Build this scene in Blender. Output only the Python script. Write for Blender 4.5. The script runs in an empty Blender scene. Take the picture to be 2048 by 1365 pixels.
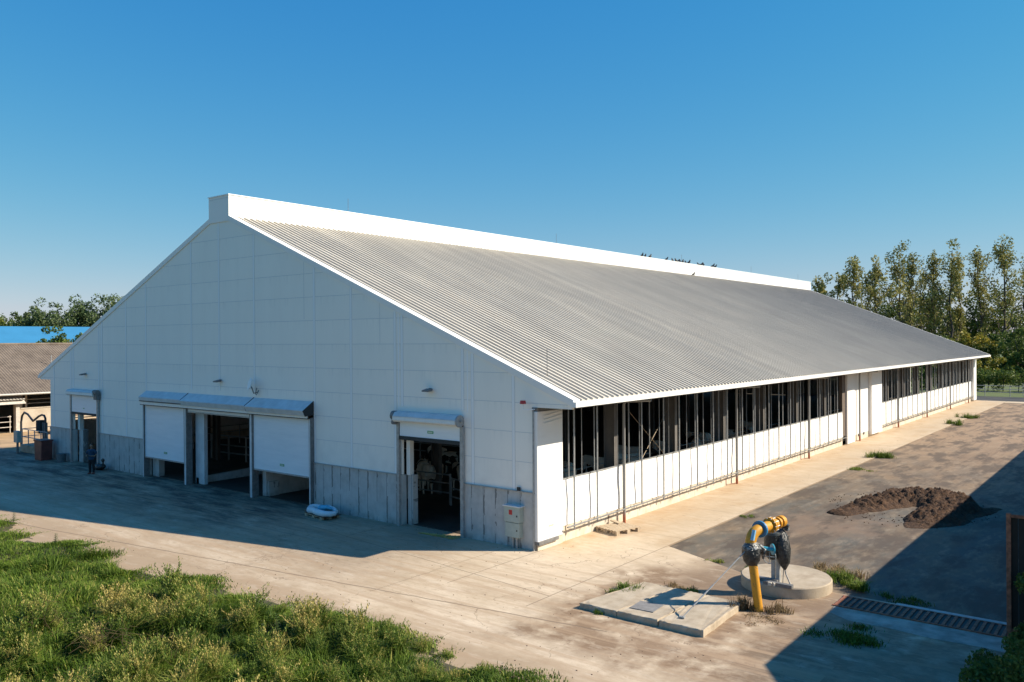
import bpy, bmesh, math, random
import numpy as np
from mathutils import Vector, Matrix
R = math.radians
sc = bpy.context.scene
col = sc.collection
random.seed(7)
rng = np.random.default_rng(11)

# ------------------------------------------------------------------ camera
CAM = Vector((18.0923, -24.1564, 7.7669))
YAW, PITCH, ROLL, FPX = -0.6701, -0.0016, -0.0068, 1641.748
fw = Vector((math.sin(YAW)*math.cos(PITCH), math.cos(YAW)*math.cos(PITCH), math.sin(PITCH)))
rt0 = Vector((math.cos(YAW), -math.sin(YAW), 0)); up0 = rt0.cross(fw)
rt = rt0*math.cos(ROLL) + up0*math.sin(ROLL); up = up0*math.cos(ROLL) - rt0*math.sin(ROLL)
cd = bpy.data.cameras.new('camera'); cam = bpy.data.objects.new('camera', cd); col.objects.link(cam)
M3 = Matrix((rt, up, -fw)).transposed()
cam.matrix_world = Matrix.Translation(CAM) @ M3.to_4x4()
cd.sensor_width = 36; cd.lens = FPX/2048*36; cd.clip_end = 5000; cd.clip_start = 0.1
sc.camera = cam

# ------------------------------------------------------------------ light
SUN_EL = R(35.2); SUN_AZ = math.atan2(0.814, 0.581)          # azimuth from +y towards +x
w = bpy.data.worlds.new('World'); sc.world = w; w.use_nodes = True
nt = w.node_tree; bg = nt.nodes['Background']
SKYK = (0.13, .19, .62); SKYA = (1.06, 1.24, 3.15)
sky = nt.nodes.new('ShaderNodeTexSky'); sky.sky_type = 'NISHITA'; sky.sun_disc = False
sky.sun_elevation = SUN_EL; sky.sun_rotation = SUN_AZ; sky.altitude = 100; sky.air_density = 1.0; sky.dust_density = 0.0; sky.ozone_density = 6.0
hs = nt.nodes.new('ShaderNodeHueSaturation'); hs.inputs['Saturation'].default_value = 1.24; hs.inputs['Hue'].default_value = 0.486
nt.links.new(sky.outputs[0], hs.inputs['Color']); # soften the bright horizon: c * A / (1 + c * K) per channel
def vm(op, a, b):
    x = nt.nodes.new('ShaderNodeVectorMath'); x.operation = op
    for i, v in enumerate((a, b)):
        if isinstance(v, tuple): x.inputs[i].default_value = v
        else: nt.links.new(v, x.inputs[i])
    return x.outputs[0]
den = vm('ADD', vm('MULTIPLY', hs.outputs[0], SKYK), (1, 1, 1))
nt.links.new(vm('DIVIDE', vm('MULTIPLY', hs.outputs[0], SKYA), den), bg.inputs['Color'])
bg.inputs['Strength'].default_value = 0.095
sd = bpy.data.lights.new('sun', 'SUN'); sun = bpy.data.objects.new('sun', sd); col.objects.link(sun)
sd.energy = 4.6; sd.angle = R(0.55); sd.color = (1.0, 0.89, 0.73)
sdir = Vector((math.sin(SUN_AZ)*math.cos(SUN_EL), math.cos(SUN_AZ)*math.cos(SUN_EL), math.sin(SUN_EL)))
sun.rotation_euler = sdir.to_track_quat('Z', 'Y').to_euler(); sun.location = (40, 30, 60)
sc.view_settings.view_transform = 'Standard'; sc.view_settings.look = 'None'
sc.view_settings.exposure = 0.85; sc.view_settings.gamma = 1

# ------------------------------------------------------------------ materials
def s2l(c):
    return tuple((x/12.92 if x <= .04045 else ((x+.055)/1.055)**2.4) for x in c)
class NB:
    """small node building helper"""
    def __init__(s, name):
        s.m = bpy.data.materials.new(name); s.m.use_nodes = True
        s.t = s.m.node_tree; s.b = s.t.nodes['Principled BSDF']
        s.tc = s.t.nodes.new('ShaderNodeTexCoord')
    def n(s, typ, **kw):
        x = s.t.nodes.new(typ)
        for k, v in kw.items(): setattr(x, k, v)
        return x
    def l(s, a, b): s.t.links.new(a, b)
    def map(s, scale=(1,1,1), loc=(0,0,0), rot=(0,0,0), src='Object'):
        m = s.n('ShaderNodeMapping'); m.inputs['Scale'].default_value = scale; m.inputs['Location'].default_value = loc; m.inputs['Rotation'].default_value = rot
        s.l(s.tc.outputs[src], m.inputs[0]); return m.outputs[0]
    def noise(s, scale, detail=4, rough=.55, vec=None, dist=0):
        x = s.n('ShaderNodeTexNoise'); x.inputs['Scale'].default_value = scale; x.inputs['Detail'].default_value = detail
        x.inputs['Roughness'].default_value = rough; x.inputs['Distortion'].default_value = dist
        s.l(vec if vec is not None else s.tc.outputs['Object'], x.inputs['Vector']); return x.outputs[0]
    def ramp(s, f, pts):
        x = s.n('ShaderNodeValToRGB'); e = x.color_ramp.elements
        while len(e) < len(pts): e.new(.5)
        for i, (p, c) in enumerate(pts):
            e[i].position = p; e[i].color = (c, c, c, 1) if isinstance(c, (int, float)) else (*c, 1)
        s.l(f, x.inputs[0]); return x.outputs[0]
    def mix(s, f, a, b, mode='MIX'):
        x = s.n('ShaderNodeMix', data_type='RGBA', blend_type=mode)
        for i, v in ((0, f), (6, a), (7, b)):
            if isinstance(v, (int, float)): x.inputs[i].default_value = v if i == 0 else (v, v, v, 1)
            elif isinstance(v, tuple): x.inputs[i].default_value = (*v, 1)
            else: s.l(v, x.inputs[i])
        return x.outputs[2]
    def math(s, op, a, b=0, c=0, clamp=False):
        x = s.n('ShaderNodeMath', operation=op, use_clamp=clamp)
        for i, v in enumerate((a, b, c)):
            if isinstance(v, (int, float)): x.inputs[i].default_value = v
            else: s.l(v, x.inputs[i])
        return x.outputs[0]
    def xyz(s):
        x = s.n('ShaderNodeSeparateXYZ'); s.l(s.tc.outputs['Object'], x.inputs[0]); return x.outputs
    def box(s, x0, x1, y0, y1, soft, warp=None):
        """1 inside a rectangle of object space, fading over 'soft'"""
        X, Y, _ = s.xyz()
        if warp is not None:
            X = s.math('ADD', X, warp); Y = s.math('ADD', Y, warp)
        def edge(v, a, sg): return s.math('MULTIPLY_ADD', v, sg/soft, -a*sg/soft + .5, clamp=True)
        r = s.math('MULTIPLY', edge(X, x0, 1), edge(X, x1, -1)); r2 = s.math('MULTIPLY', edge(Y, y0, 1), edge(Y, y1, -1))
        return s.math('MULTIPLY', r, r2)
    def bump(s, h, strength=.3, dist=.02):
        x = s.n('ShaderNodeBump'); x.inputs['Strength'].default_value = strength; x.inputs['Distance'].default_value = dist
        s.l(h, x.inputs['Height']); s.l(x.outputs[0], s.b.inputs['Normal'])
    def out(s, c=None, rough=.7, metal=0, spec=None):
        if isinstance(c, tuple): s.b.inputs['Base Color'].default_value = (*c, 1)
        elif c is not None: s.l(c, s.b.inputs['Base Color'])
        if isinstance(rough, (int, float)): s.b.inputs['Roughness'].default_value = rough
        else: s.l(rough, s.b.inputs['Roughness'])
        s.b.inputs['Metallic'].default_value = metal
        if spec is not None: s.b.inputs['Specular IOR Level'].default_value = spec
        return s.m
def simple(name, c, rough=.6, metal=0, var=.18, scale=6, spec=None, bump=0):
    m = NB(name); n = m.noise(scale, 5)
    a = tuple(x*(1-var) for x in c); b = tuple(min(1, x*(1+var)) for x in c)
    if bump: m.bump(m.noise(scale*4, 3), bump)
    return m.out(m.ramp(n, [(.3, a), (.7, b)]), rough, metal, spec)
MAT = {}
# white wall cladding with faint vertical weathering and slightly uneven panels
m = NB('white_cladding'); n1 = m.noise(1.0, 4, vec=m.map((1.2, 1.2, .12))); n2 = m.noise(.35, 3)
c = m.mix(m.ramp(n1, [(.35, 0), (.75, .35)]), (.90, .88, .81), (.79, .77, .71)); c = m.mix(m.ramp(n2, [(.3, 0), (.7, .25)]), c, (.84, .83, .77))
X, Y, Z = m.xyz(); cell = m.n('ShaderNodeCombineXYZ'); m.l(m.math('FLOOR', m.math('DIVIDE', m.math('SUBTRACT', Z, 2.12), 1.1)), cell.inputs[2]); m.l(m.math('FLOOR', m.math('DIVIDE', X, 5.1)), cell.inputs[0])
wn = m.n('ShaderNodeTexWhiteNoise'); m.l(cell.outputs[0], wn.inputs[0]); c = m.mix(m.math('MULTIPLY', wn.outputs[0], .22), c, (.77, .76, .71))
lo = m.math('FRACT', m.math('DIVIDE', m.math('SUBTRACT', Z, 2.12), 1.1)); stk = m.noise(6, 4, .6, vec=m.map((1, 1, .04), (3, 0, 0)))
c = m.mix(m.math('MULTIPLY', m.math('MULTIPLY', m.ramp(lo, [(.55, 0), (1, 1)]), m.ramp(stk, [(.5, 0), (.72, .28)])), 1.0), c, (.50, .52, .52))
c = m.mix(m.math('MULTIPLY', m.math('MULTIPLY_ADD', Z, -.55, 2.0, clamp=True), m.ramp(m.noise(1.4, 5), [(.4, 0), (.7, .4)])), c, (.58, .57, .54))
m.bump(m.noise(.9, 3, vec=m.map((1, 1, .8))), .12, .03)
MAT['clad'] = m.out(c, .5, spec=.35)
m = NB('white_side_panel'); n1 = m.noise(2.0, 4, vec=m.map((1, .4, 3)))  # off-white side panels, tone varied at random
MAT['white'] = m.out(m.mix(m.ramp(n1, [(.5, 0), (.8, .3)]), (.83, .82, .79), (.72, .69, .63)), .5, spec=.3)
m = NB('side_curtain'); Z = m.xyz()[2]
crease = m.noise(1.6, 5, vec=m.map((1, .25, 5))); dirt = m.noise(2.6, 4, vec=m.map((1, 1, .35)))
c = m.mix(m.ramp(crease, [(.45, 0), (.75, .35)]), (.84, .83, .80), (.72, .68, .62))
c = m.mix(m.ramp(dirt, [(.58, 0), (.78, .3)]), c, (.55, .48, .40)); m.bump(m.noise(2.4, 4, vec=m.map((1, .3, 2.2))), .5, .05)
MAT['curtain'] = m.out(c, .62, spec=.25)
m = NB('joint_and_shade_grey'); MAT['joint'] = m.out((.60, .63, .64), .6)
m = NB('cladding_trim'); MAT['trim'] = m.out((.84, .86, .86), .45)
# concrete plinth panels, vertical joints every 0.6 m, leak stains
def plinth(name, axis):
    m = NB(name); X, Y, Z = m.xyz(); U = X if axis == 'x' else Y
    fr = m.math('FRACT', m.math('DIVIDE', m.math('ADD', U, 100.03), .602))
    jt = m.math('MULTIPLY', m.math('LESS_THAN', fr, .055), m.math('GREATER_THAN', m.noise(2.5, 2, vec=m.map((1, 1, .5))), .42))
    n1 = m.noise(1.6, 6, .65); n2 = m.noise(5, 5, vec=m.map((1, 1, .22)))
    c = m.ramp(n1, [(.25, (.36, .36, .34)), (.5, (.47, .47, .45)), (.8, (.56, .56, .53))])
    c = m.mix(m.ramp(n2, [(.55, 0), (.8, .5)]), c, (.28, .27, .25))
    near = m.math('LESS_THAN', m.math('ABSOLUTE', m.math('SUBTRACT', fr, m.math('MULTIPLY', m.noise(7, 3, vec=m.map((.2, .2, 1))), .16))), .075)
    blot = m.math('GREATER_THAN', m.noise(1.5, 4, vec=m.map((2.2, 2.2, 1.1), (3, 1, 0))), .53)
    c = m.mix(m.math('MULTIPLY', m.math('MULTIPLY', near, blot), .72), c, (.13, .12, .11))
    c = m.mix(m.math('MULTIPLY', jt, .75), c, (.15, .16, .16))
    c = m.mix(m.math('MULTIPLY', m.math('MULTIPLY_ADD', Z, -3.2, 1.0, clamp=True), m.ramp(m.noise(3, 4), [(.4, 0), (.65, .7)])), c, (.17, .14, .11))
    m.bump(m.noise(14, 5), .25, .01)
    return m.out(c, .85)
MAT['plinth'] = plinth('concrete_wall_panels', 'x')
m = NB('cream_plinth'); n1 = m.noise(1.4, 6, .6); n2 = m.noise(3, 4, vec=m.map((1, 1, .3)))
Y = m.xyz()[1]; jt = m.math('LESS_THAN', m.math('FRACT', m.math('DIVIDE', Y, 1.86)), .012)
c = m.ramp(n1, [(.3, (.50, .43, .33)), (.6, (.62, .56, .46)), (.8, (.68, .62, .52))])
c = m.mix(m.ramp(n2, [(.55, 0), (.75, .6)]), c, (.36, .28, .19)); c = m.mix(m.math('MULTIPLY', jt, .7), c, (.2, .16, .12))
MAT['cream'] = m.out(c, .85)
# ribbed roof sheet: off-white, greyer and dustier towards the far end and the ridge
m = NB('ribbed_roof_sheet'); X, Y, Z = m.xyz()
n1 = m.noise(.05, 3); n2 = m.noise(1.0, 5, .6, vec=m.map((.25, 2.2, .25))); n3 = m.noise(.22, 4)
f = m.math('ADD', m.math('MULTIPLY_ADD', Y, .0125, .02), m.math('MULTIPLY', m.math('SUBTRACT', n3, .5), .5), clamp=True)
c = m.mix(f, (.70, .64, .53), (.225, .22, .205)); c = m.mix(m.ramp(n2, [(.42, 0), (.72, .4)]), c, (.42, .36, .29))
fr = m.math('FRACT', m.math('DIVIDE', m.math('SUBTRACT', Y, .28), .3655)); val = m.math('LESS_THAN', fr, .60)
c = m.mix(m.math('MULTIPLY', val, m.ramp(m.noise(.6, 4, vec=m.map((.3, 1, .3), (2, 0, 0))), [(.3, .05), (.7, .35)])), c, (.26, .21, .16))
c = m.mix(m.math('MULTIPLY', m.math('MULTIPLY', val, f), .5), c, (.17, .17, .17))
sh = m.n('ShaderNodeTexWhiteNoise'); sh.noise_dimensions = '1D'; m.l(m.math('FLOOR', m.math('DIVIDE', m.math('SUBTRACT', Y, .28), 1.0965)), sh.inputs['W']); c = m.mix(m.math('MULTIPLY', sh.outputs[0], .28), c, (.30, .28, .25))
MAT['roof'] = m.out(c, .55, spec=.35)
m = NB('roof_underside'); MAT['under'] = m.out((.12, .12, .12), .8)
MAT['ridge'] = simple('white_ridge_panel', (.80, .79, .76), .45, var=.03, scale=.5)
MAT['galv'] = simple('galvanised_steel', (.36, .37, .37), .5, .35, .2, 8)
MAT['galvdark'] = simple('weathered_steel', (.17, .17, .17), .6, .2, .25, 6)
m = NB('rust_footed_pipe'); Z = m.xyz()[2]; n1 = m.noise(6, 4)
k = m.math('MULTIPLY_ADD', m.math('ADD', Z, m.math('MULTIPLY', n1, .5)), -3, 2.4, clamp=True)
MAT['rustpipe'] = m.out(m.mix(k, (.27, .27, .26), (.36, .11, .05)), .6)
MAT['hood'] = simple('zinc_hood', (.60, .64, .66), .5, .1, .12, 2)
m = NB('roller_door_sheet'); Z = m.xyz()[2]; n1 = m.noise(3, 3, vec=m.map((.3, 1, 2)))
MAT['door'] = m.out(m.ramp(n1, [(.3, (.78, .84, .88)), (.75, (.70, .77, .82))]), .35, spec=.5)
MAT['rollwhite'] = simple('cream_roller_cover', (.74, .73, .68), .4, var=.06)
MAT['dark'] = simple('dark_rubber', (.025, .028, .03), .7)
MAT['green'] = simple('green_plate', (.06, .32, .12), .5, var=.05)
MAT['red'] = simple('red_plastic', (.45, .03, .03), .4)
MAT['boxgrey'] = simple('grey_green_box', (.36, .42, .38), .5, var=.08)
MAT['column'] = simple('column_paint', (.13, .12, .11), .65, var=.15, scale=2)
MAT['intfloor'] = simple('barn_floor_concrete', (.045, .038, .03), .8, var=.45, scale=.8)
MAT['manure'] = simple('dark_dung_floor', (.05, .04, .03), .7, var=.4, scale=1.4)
m = NB('yellow_pipe_paint'); c = m.mix(m.ramp(m.noise(7, 5, .7), [(.3, 0), (.8, .6)]), (.62, .29, .02), (.42, .19, .02)); c = m.mix(m.ramp(m.noise(13, 5, .75), [(.58, 0), (.64, .85)]), c, (.13, .06, .03)); MAT['yellow'] = m.out(c, .55, spec=.4)
MAT['bluepaint'] = simple('blue_paint', (.03, .17, .33), .45, var=.2)
MAT['wrap'] = None
m = NB('black_plastic_wrap'); m.bump(m.noise(16, 4, dist=1.0), .9, .04); MAT['wrap'] = m.out(m.ramp(m.noise(9, 4), [(.4, (.010, .011, .012)), (.75, (.05, .055, .055))]), .3, spec=.6)
m = NB('clear_plastic_wrap'); m.bump(m.noise(16, 4, dist=1.0), .9, .04); MAT['clear'] = m.out(m.ramp(m.noise(12, 4), [(.45, (.03, .03, .03)), (.68, (.36, .37, .36))]), .25, spec=.6)
m = NB('white_bulk_bag'); m.bump(m.noise(7, 4), .4, .03); MAT['bag'] = m.out(m.ramp(m.noise(4, 4), [(.3, (.50, .62, .70)), (.7, (.72, .80, .84))]), .55)
MAT['bagblue'] = simple('blue_sheet', (.10, .42, .60), .5, var=.25, scale=8)
m = NB('weathered_pallet_wood'); n1 = m.noise(5, 5, vec=m.map((1, 9, 1))); MAT['wood'] = m.out(m.ramp(n1, [(.3, (.30, .22, .14)), (.6, (.50, .40, .28)), (.8, (.58, .49, .36))]), .85)
MAT['wooddark'] = simple('old_timber', (.20, .13, .08), .85, var=.35, scale=5)
MAT['rust'] = simple('rusty_iron', (.26, .10, .055), .75, var=.5, scale=9)
MAT['bin'] = simple('red_brown_plastic', (.13, .035, .03), .5, var=.3, scale=3)
MAT['bingrey'] = simple('grey_bucket', (.11, .13, .14), .5)
m = NB('precast_concrete'); n1 = m.noise(2.2, 7, .65); n2 = m.noise(.9, 4); sp = m.noise(28, 3)
c = m.ramp(n1, [(.25, (.28, .215, .145)), (.5, (.42, .345, .25)), (.78, (.52, .445, .34))]); c = m.mix(m.ramp(n2, [(.5, 0), (.75, .55)]), c, (.33, .27, .19)); c = m.mix(m.ramp(sp, [(.62, 0), (.7, .35)]), c, (.2, .16, .12))
m.bump(m.noise(22, 5), .35, .012); MAT['precast'] = m.out(c, .9)

# yard concrete: dusty tan slabs with stains, tyre marks and spilled dung near the doors
m = NB('yard_concrete'); X, Y, Z = m.xyz()
n1 = m.noise(.35, 6, .62); n2 = m.noise(1.0, 6, .65, vec=m.map((.5, 2.2, 1), rot=(0, 0, .17))); n3 = m.noise(9, 5, .7); n4 = m.noise(.8, 5, .6)
c = m.ramp(n1, [(.25, (.47, .36, .235)), (.5, (.60, .48, .34)), (.75, (.70, .58, .43))])
c = m.mix(m.ramp(n2, [(.42, 0), (.7, .42)]), c, (.39, .30, .20))
c = m.mix(m.ramp(n3, [(.57, 0), (.72, .4)]), c, (.34, .255, .17))
warp = m.math('MULTIPLY', m.math('SUBTRACT', n4, .5), 3.0)
# dirtier concrete before the gable, with the gable's shade darkened into the colour
shade_and_dirt = m.box(-60, -2.4, -7.4, 3, 3.4, warp)
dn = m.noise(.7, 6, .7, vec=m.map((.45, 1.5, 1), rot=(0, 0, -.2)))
c = m.mix(m.math('MULTIPLY', shade_and_dirt, m.ramp(dn, [(.2, .35), (.75, .8)])), c, (.25, .18, .12))
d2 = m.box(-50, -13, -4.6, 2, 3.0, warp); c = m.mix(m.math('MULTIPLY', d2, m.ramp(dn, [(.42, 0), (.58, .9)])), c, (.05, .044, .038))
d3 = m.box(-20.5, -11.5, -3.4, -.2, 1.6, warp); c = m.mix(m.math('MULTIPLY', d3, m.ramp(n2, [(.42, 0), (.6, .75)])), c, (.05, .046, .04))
# brown earth round the precast slabs and at the foot of the verge
e1 = m.box(4.0, 17, -7.3, 1.0, 1.4, warp); e1n = m.ramp(m.noise(1.1, 6, .65), [(.32, 0), (.54, .95)])
c = m.mix(m.math('MULTIPLY', e1, e1n), c, (.215, .135, .075))
e7 = m.box(10.2, 18, -12, -1.3, 1.2, warp); c = m.mix(m.math('MULTIPLY', e7, m.ramp(m.noise(.9, 6, .65, vec=m.map((1, 1, 1), (4, 4, 0))), [(.3, .35), (.6, .85)])), c, (.16, .115, .075))
e2 = m.box(-30, 30, -14, -8.3, .9, m.math('MULTIPLY', m.math('SUBTRACT', n4, .5), 2.0)); c = m.mix(m.math('MULTIPLY', e2, .8), c, (.33, .235, .145))
e3 = m.box(5.6, 11.4, -1.2, 3.2, 1.3, m.math('MULTIPLY', m.math('SUBTRACT', n4, .5), 1.6)); c = m.mix(m.math('MULTIPLY', e3, .85), c, (.21, .14, .085))
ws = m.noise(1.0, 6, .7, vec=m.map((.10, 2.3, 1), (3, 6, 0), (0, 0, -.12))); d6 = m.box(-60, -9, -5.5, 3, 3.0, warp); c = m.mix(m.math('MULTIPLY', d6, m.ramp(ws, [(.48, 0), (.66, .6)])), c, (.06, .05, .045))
ws2 = m.noise(3.2, 6, .75, vec=m.map((.6, 1.6, 1), (3, 16, 0))); c = m.mix(m.math('MULTIPLY', shade_and_dirt, m.ramp(ws2, [(.54, 0), (.66, .55)])), c, (.10, .08, .065)); c = m.mix(m.math('MULTIPLY', shade_and_dirt, m.ramp(ws2, [(.30, .5), (.42, 0)])), c, (.40, .34, .28))
# rusty brown drips along the barn foot
e4 = m.box(-.5, 1.2, 1, 90, .8, m.math('MULTIPLY', m.math('SUBTRACT', n3, .5), 1.2)); c = m.mix(m.math('MULTIPLY', e4, m.ramp(m.noise(.9, 5, .6), [(.4, .1), (.62, .75)])), c, (.43, .26, .12))
ap = m.box(-.5, 3.6, 5, 90, 3.0); c = m.mix(m.math('MULTIPLY', ap, .55), c, (.41, .31, .205))
e5 = m.box(.1, 3.4, 3, 90, .9, warp); c = m.mix(m.math('MULTIPLY', e5, m.ramp(m.noise(.55, 5, .65, vec=m.map((1, .55, 1), (5, 3, 0))), [(.48, 0), (.64, .5)])), c, (.42, .28, .15))
wv = m.math('MULTIPLY', m.math('SUBTRACT', m.noise(.16, 3), .5), 3.2)
def band(off, sl, hw): return m.math('MULTIPLY_ADD', m.math('ABSOLUTE', m.math('ADD', m.math('MULTIPLY_ADD', X, sl, off), m.math('ADD', Y, wv))), -1/hw, 1.6, clamp=True)
tr = m.math('MAXIMUM', m.math('MAXIMUM', band(7.3, .10, .22), band(8.9, .10, .22)), m.math('MAXIMUM', band(5.2, -.16, .2), band(6.8, -.16, .2)))
c = m.mix(m.math('MULTIPLY', tr, m.ramp(m.noise(2.2, 6, .75, vec=m.map((.5, 2, 1), (1, 8, 0))), [(.4, .05), (.62, .6)])), c, (.36, .25, .155))
foot = m.noise(3.3, 4, .7, vec=m.map((.8, 1.6, 1), (2, 12, 0))); c = m.mix(m.math('MULTIPLY', m.box(-12, 10, -9.5, -4, 2.5, warp), m.ramp(foot, [(.6, 0), (.66, .55)])), c, (.37, .26, .16))
spots = m.noise(2.4, 2, .5, vec=m.map((1, 1.6, 1), (9, 2, 0))); c = m.mix(m.ramp(spots, [(.71, 0), (.76, .7)]), c, (.20, .12, .07))
fine = m.noise(4.5, 7, .75, vec=m.map((.55, 1.7, 1), (2, 5, 0), (0, 0, .2))); c = m.mix(m.ramp(fine, [(.5, 0), (.68, .5)]), c, (.33, .235, .145))
pale = m.noise(1.7, 6, .7, vec=m.map((.5, 1.5, 1), (12, 5, 0), (0, 0, .12))); c = m.mix(m.ramp(pale, [(.55, 0), (.72, .45)]), c, (.64, .55, .43))
trk = m.noise(1.0, 5, .6, vec=m.map((.07, 2.6, 1), (0, 3, 0), (0, 0, .14))); c = m.mix(m.math('MULTIPLY', m.ramp(trk, [(.5, 0), (.62, .6)]), m.math('MULTIPLY', m.math('LESS_THAN', Y, -1), m.math('LESS_THAN', X, 12))), c, (.40, .28, .175))
vor = m.n('ShaderNodeTexVoronoi', feature='DISTANCE_TO_EDGE'); vor.inputs['Scale'].default_value = .22
vw = m.n('ShaderNodeVectorMath', operation='ADD'); m.l(m.tc.outputs['Object'], vw.inputs[0]); nn = m.n('ShaderNodeTexNoise'); nn.inputs['Scale'].default_value = 1.3; nn.inputs['Detail'].default_value = 5; m.l(m.tc.outputs['Object'], nn.inputs[0]); m.l(nn.outputs[1], vw.inputs[1]); m.l(vw.outputs[0], vor.inputs['Vector'])
crack = m.math('MULTIPLY', m.math('LESS_THAN', vor.outputs['Distance'], .0022), m.math('GREATER_THAN', n4, .47)); c = m.mix(m.math('MULTIPLY', crack, .6), c, (.2, .14, .09))
# sawn joints and long cracks
def lineat(P, wd): return m.math('LESS_THAN', m.math('ABSOLUTE', P), wd)
wj = m.math('MULTIPLY', m.math('SUBTRACT', m.noise(.9, 4), .5), .16)
j1 = lineat(m.math('ADD', m.math('ADD', m.math('MULTIPLY_ADD', X, -.155, 6.55), Y), wj), .035)        # diagonal construction joint
j1 = m.math('MULTIPLY', j1, m.math('LESS_THAN', X, 6.5))
jx = lineat(m.math('SUBTRACT', X, m.math('MULTIPLY_ADD', wj, .25, .12)), .018); jx = m.math('MULTIPLY', jx, m.box(-1, 1, -4.9, .2, .01))
j3 = m.math('MULTIPLY', lineat(m.math('ADD', m.math('SUBTRACT', X, 3.52), m.math('MULTIPLY', wj, .2)), .02), m.box(3, 4.4, -5.2, 90, .01))
fy = m.math('FRACT', m.math('DIVIDE', m.math('ADD', Y, 50.8), 5.57)); j4 = m.math('MULTIPLY', m.math('LESS_THAN', fy, .005), m.box(.1, 3.52, 0, 90, .01))
fx = m.math('FRACT', m.math('DIVIDE', m.math('ADD', X, 100.4), 6.2)); j5 = m.math('MULTIPLY', m.math('LESS_THAN', fx, .004), m.box(-60, 0, -7, 0, .01))
j6 = m.math('MULTIPLY', lineat(m.math('ADD', Y, m.math('MULTIPLY_ADD', X, .12, 3.6)), .02), m.box(-60, 3.5, -8, 2, .01))
jj = m.math('MAXIMUM', m.math('MAXIMUM', j1, jx), m.math('MAXIMUM', j3, m.math('MAXIMUM', j4, m.math('MAXIMUM', j5, j6))))
c = m.mix(m.math('MULTIPLY', jj, .7), c, (.16, .115, .075))
m.bump(m.math('ADD', m.noise(30, 5), m.math('MULTIPLY', jj, -1.5)), .3, .01)
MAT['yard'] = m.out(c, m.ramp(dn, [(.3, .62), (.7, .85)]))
# worn asphalt with ochre mud
m = NB('dusty_asphalt'); X, Y, Z = m.xyz()
n1 = m.noise(.16, 5, .6, vec=m.map((1, .55, 1))); n2 = m.noise(.9, 6, .65); n3 = m.noise(26, 4, .7); n4 = m.noise(.5, 6, .65, vec=m.map((1, .5, 1), (4, 7, 0)))
c = m.mix(m.ramp(n3, [(.4, 0), (.75, .55)]), (.092, .086, .072), (.145, .135, .11))
far = m.math('MULTIPLY_ADD', Y, .03, -.5, clamp=True)
mud = m.math('MULTIPLY', m.ramp(m.math('ADD', n4, m.math('MULTIPLY', far, .3)), [(.42, 0), (.66, 1)]), .9)
c = m.mix(mud, c, (.21, .145, .085)); c = m.mix(m.math('MULTIPLY', far, m.ramp(n2, [(.3, .3), (.6, .75)])), c, (.37, .245, .15))
c = m.mix(m.ramp(m.noise(1.3, 6, .7, vec=m.map((1.6, .6, 1), (3, 1, 0))), [(.5, 0), (.74, .7)]), c, (.33, .26, .18))
c = m.mix(m.ramp(m.noise(1.0, 5, .6, vec=m.map((2.2, .12, 1), (3, 1, 0), (0, 0, .12))), [(.52, 0), (.62, .5)]), c, (.13, .09, .06))
c = m.mix(m.ramp(n1, [(.56, 0), (.68, .45)]), c, (.15, .095, .06))
arc = m.box(4.8, 9.5, 9, 12.6, 1.5, m.math('MULTIPLY', m.math('SUBTRACT', m.noise(.5, 4), .5), 5)); c = m.mix(m.math('MULTIPLY', arc, m.ramp(n2, [(.3, .2), (.6, .7)])), c, (.20, .13, .085))
c = m.mix(m.ramp(m.noise(.55, 5, .7, vec=m.map((1.3, .5, 1), (8, 3, 0))), [(.48, 0), (.58, .75)]), c, (.07, .05, .036))
m.bump(n3, .5, .008)
MAT['asphalt'] = m.out(c, .85)
m = NB('meadow_ground'); n1 = m.noise(.03, 5); n2 = m.noise(.6, 5)
c = m.ramp(n1, [(.3, (.055, .085, .02)), (.55, (.10, .13, .035)), (.75, (.20, .17, .08))]); c = m.mix(m.ramp(n2, [(.4, 0), (.7, .5)]), c, (.05, .07, .02))
MAT['meadow'] = m.out(c, .95)
m = NB('verge_soil'); n1 = m.noise(2.5, 6, .7); MAT['soil'] = m.out(m.ramp(n1, [(.3, (.025, .028, .012)), (.6, (.07, .06, .03)), (.8, (.20, .14, .08))]), .95)
m = NB('dung_heap'); n1 = m.noise(5, 6, .7); m.bump(m.noise(12, 6, .7), .9, .12)
MAT['dung'] = m.out(m.ramp(n1, [(.3, (.025, .011, .005)), (.6, (.095, .046, .019)), (.8, (.23, .13, .06))]), .9)
m = NB('fibre_cement_roof'); n1 = m.noise(.8, 6, .65); n2 = m.noise(5, 4)
MAT['oldroof'] = m.out(m.mix(m.ramp(n2, [(.5, 0), (.7, .5)]), m.ramp(n1, [(.3, (.11, .085, .065)), (.7, (.22, .175, .135))]), (.27, .21, .15)), .9)
m = NB('limewashed_wall'); n1 = m.noise(1.2, 6, .65); MAT['lime'] = m.out(m.ramp(n1, [(.3, (.36, .29, .21)), (.6, (.50, .43, .34)), (.8, (.56, .50, .41))]), .9)
MAT['blueroof'] = simple('blue_roof_sheet', (.045, .21, .38), .45, var=.07, scale=.4)
MAT['bark'] = simple('poplar_bark', (.075, .06, .045), .9, var=.3, scale=3)
MAT['birdblack'] = simple('black_feathers', (.02, .02, .022), .6)
MAT['hay'] = simple('scattered_straw', (.55, .42, .14), .9, var=.35, scale=12)
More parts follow.
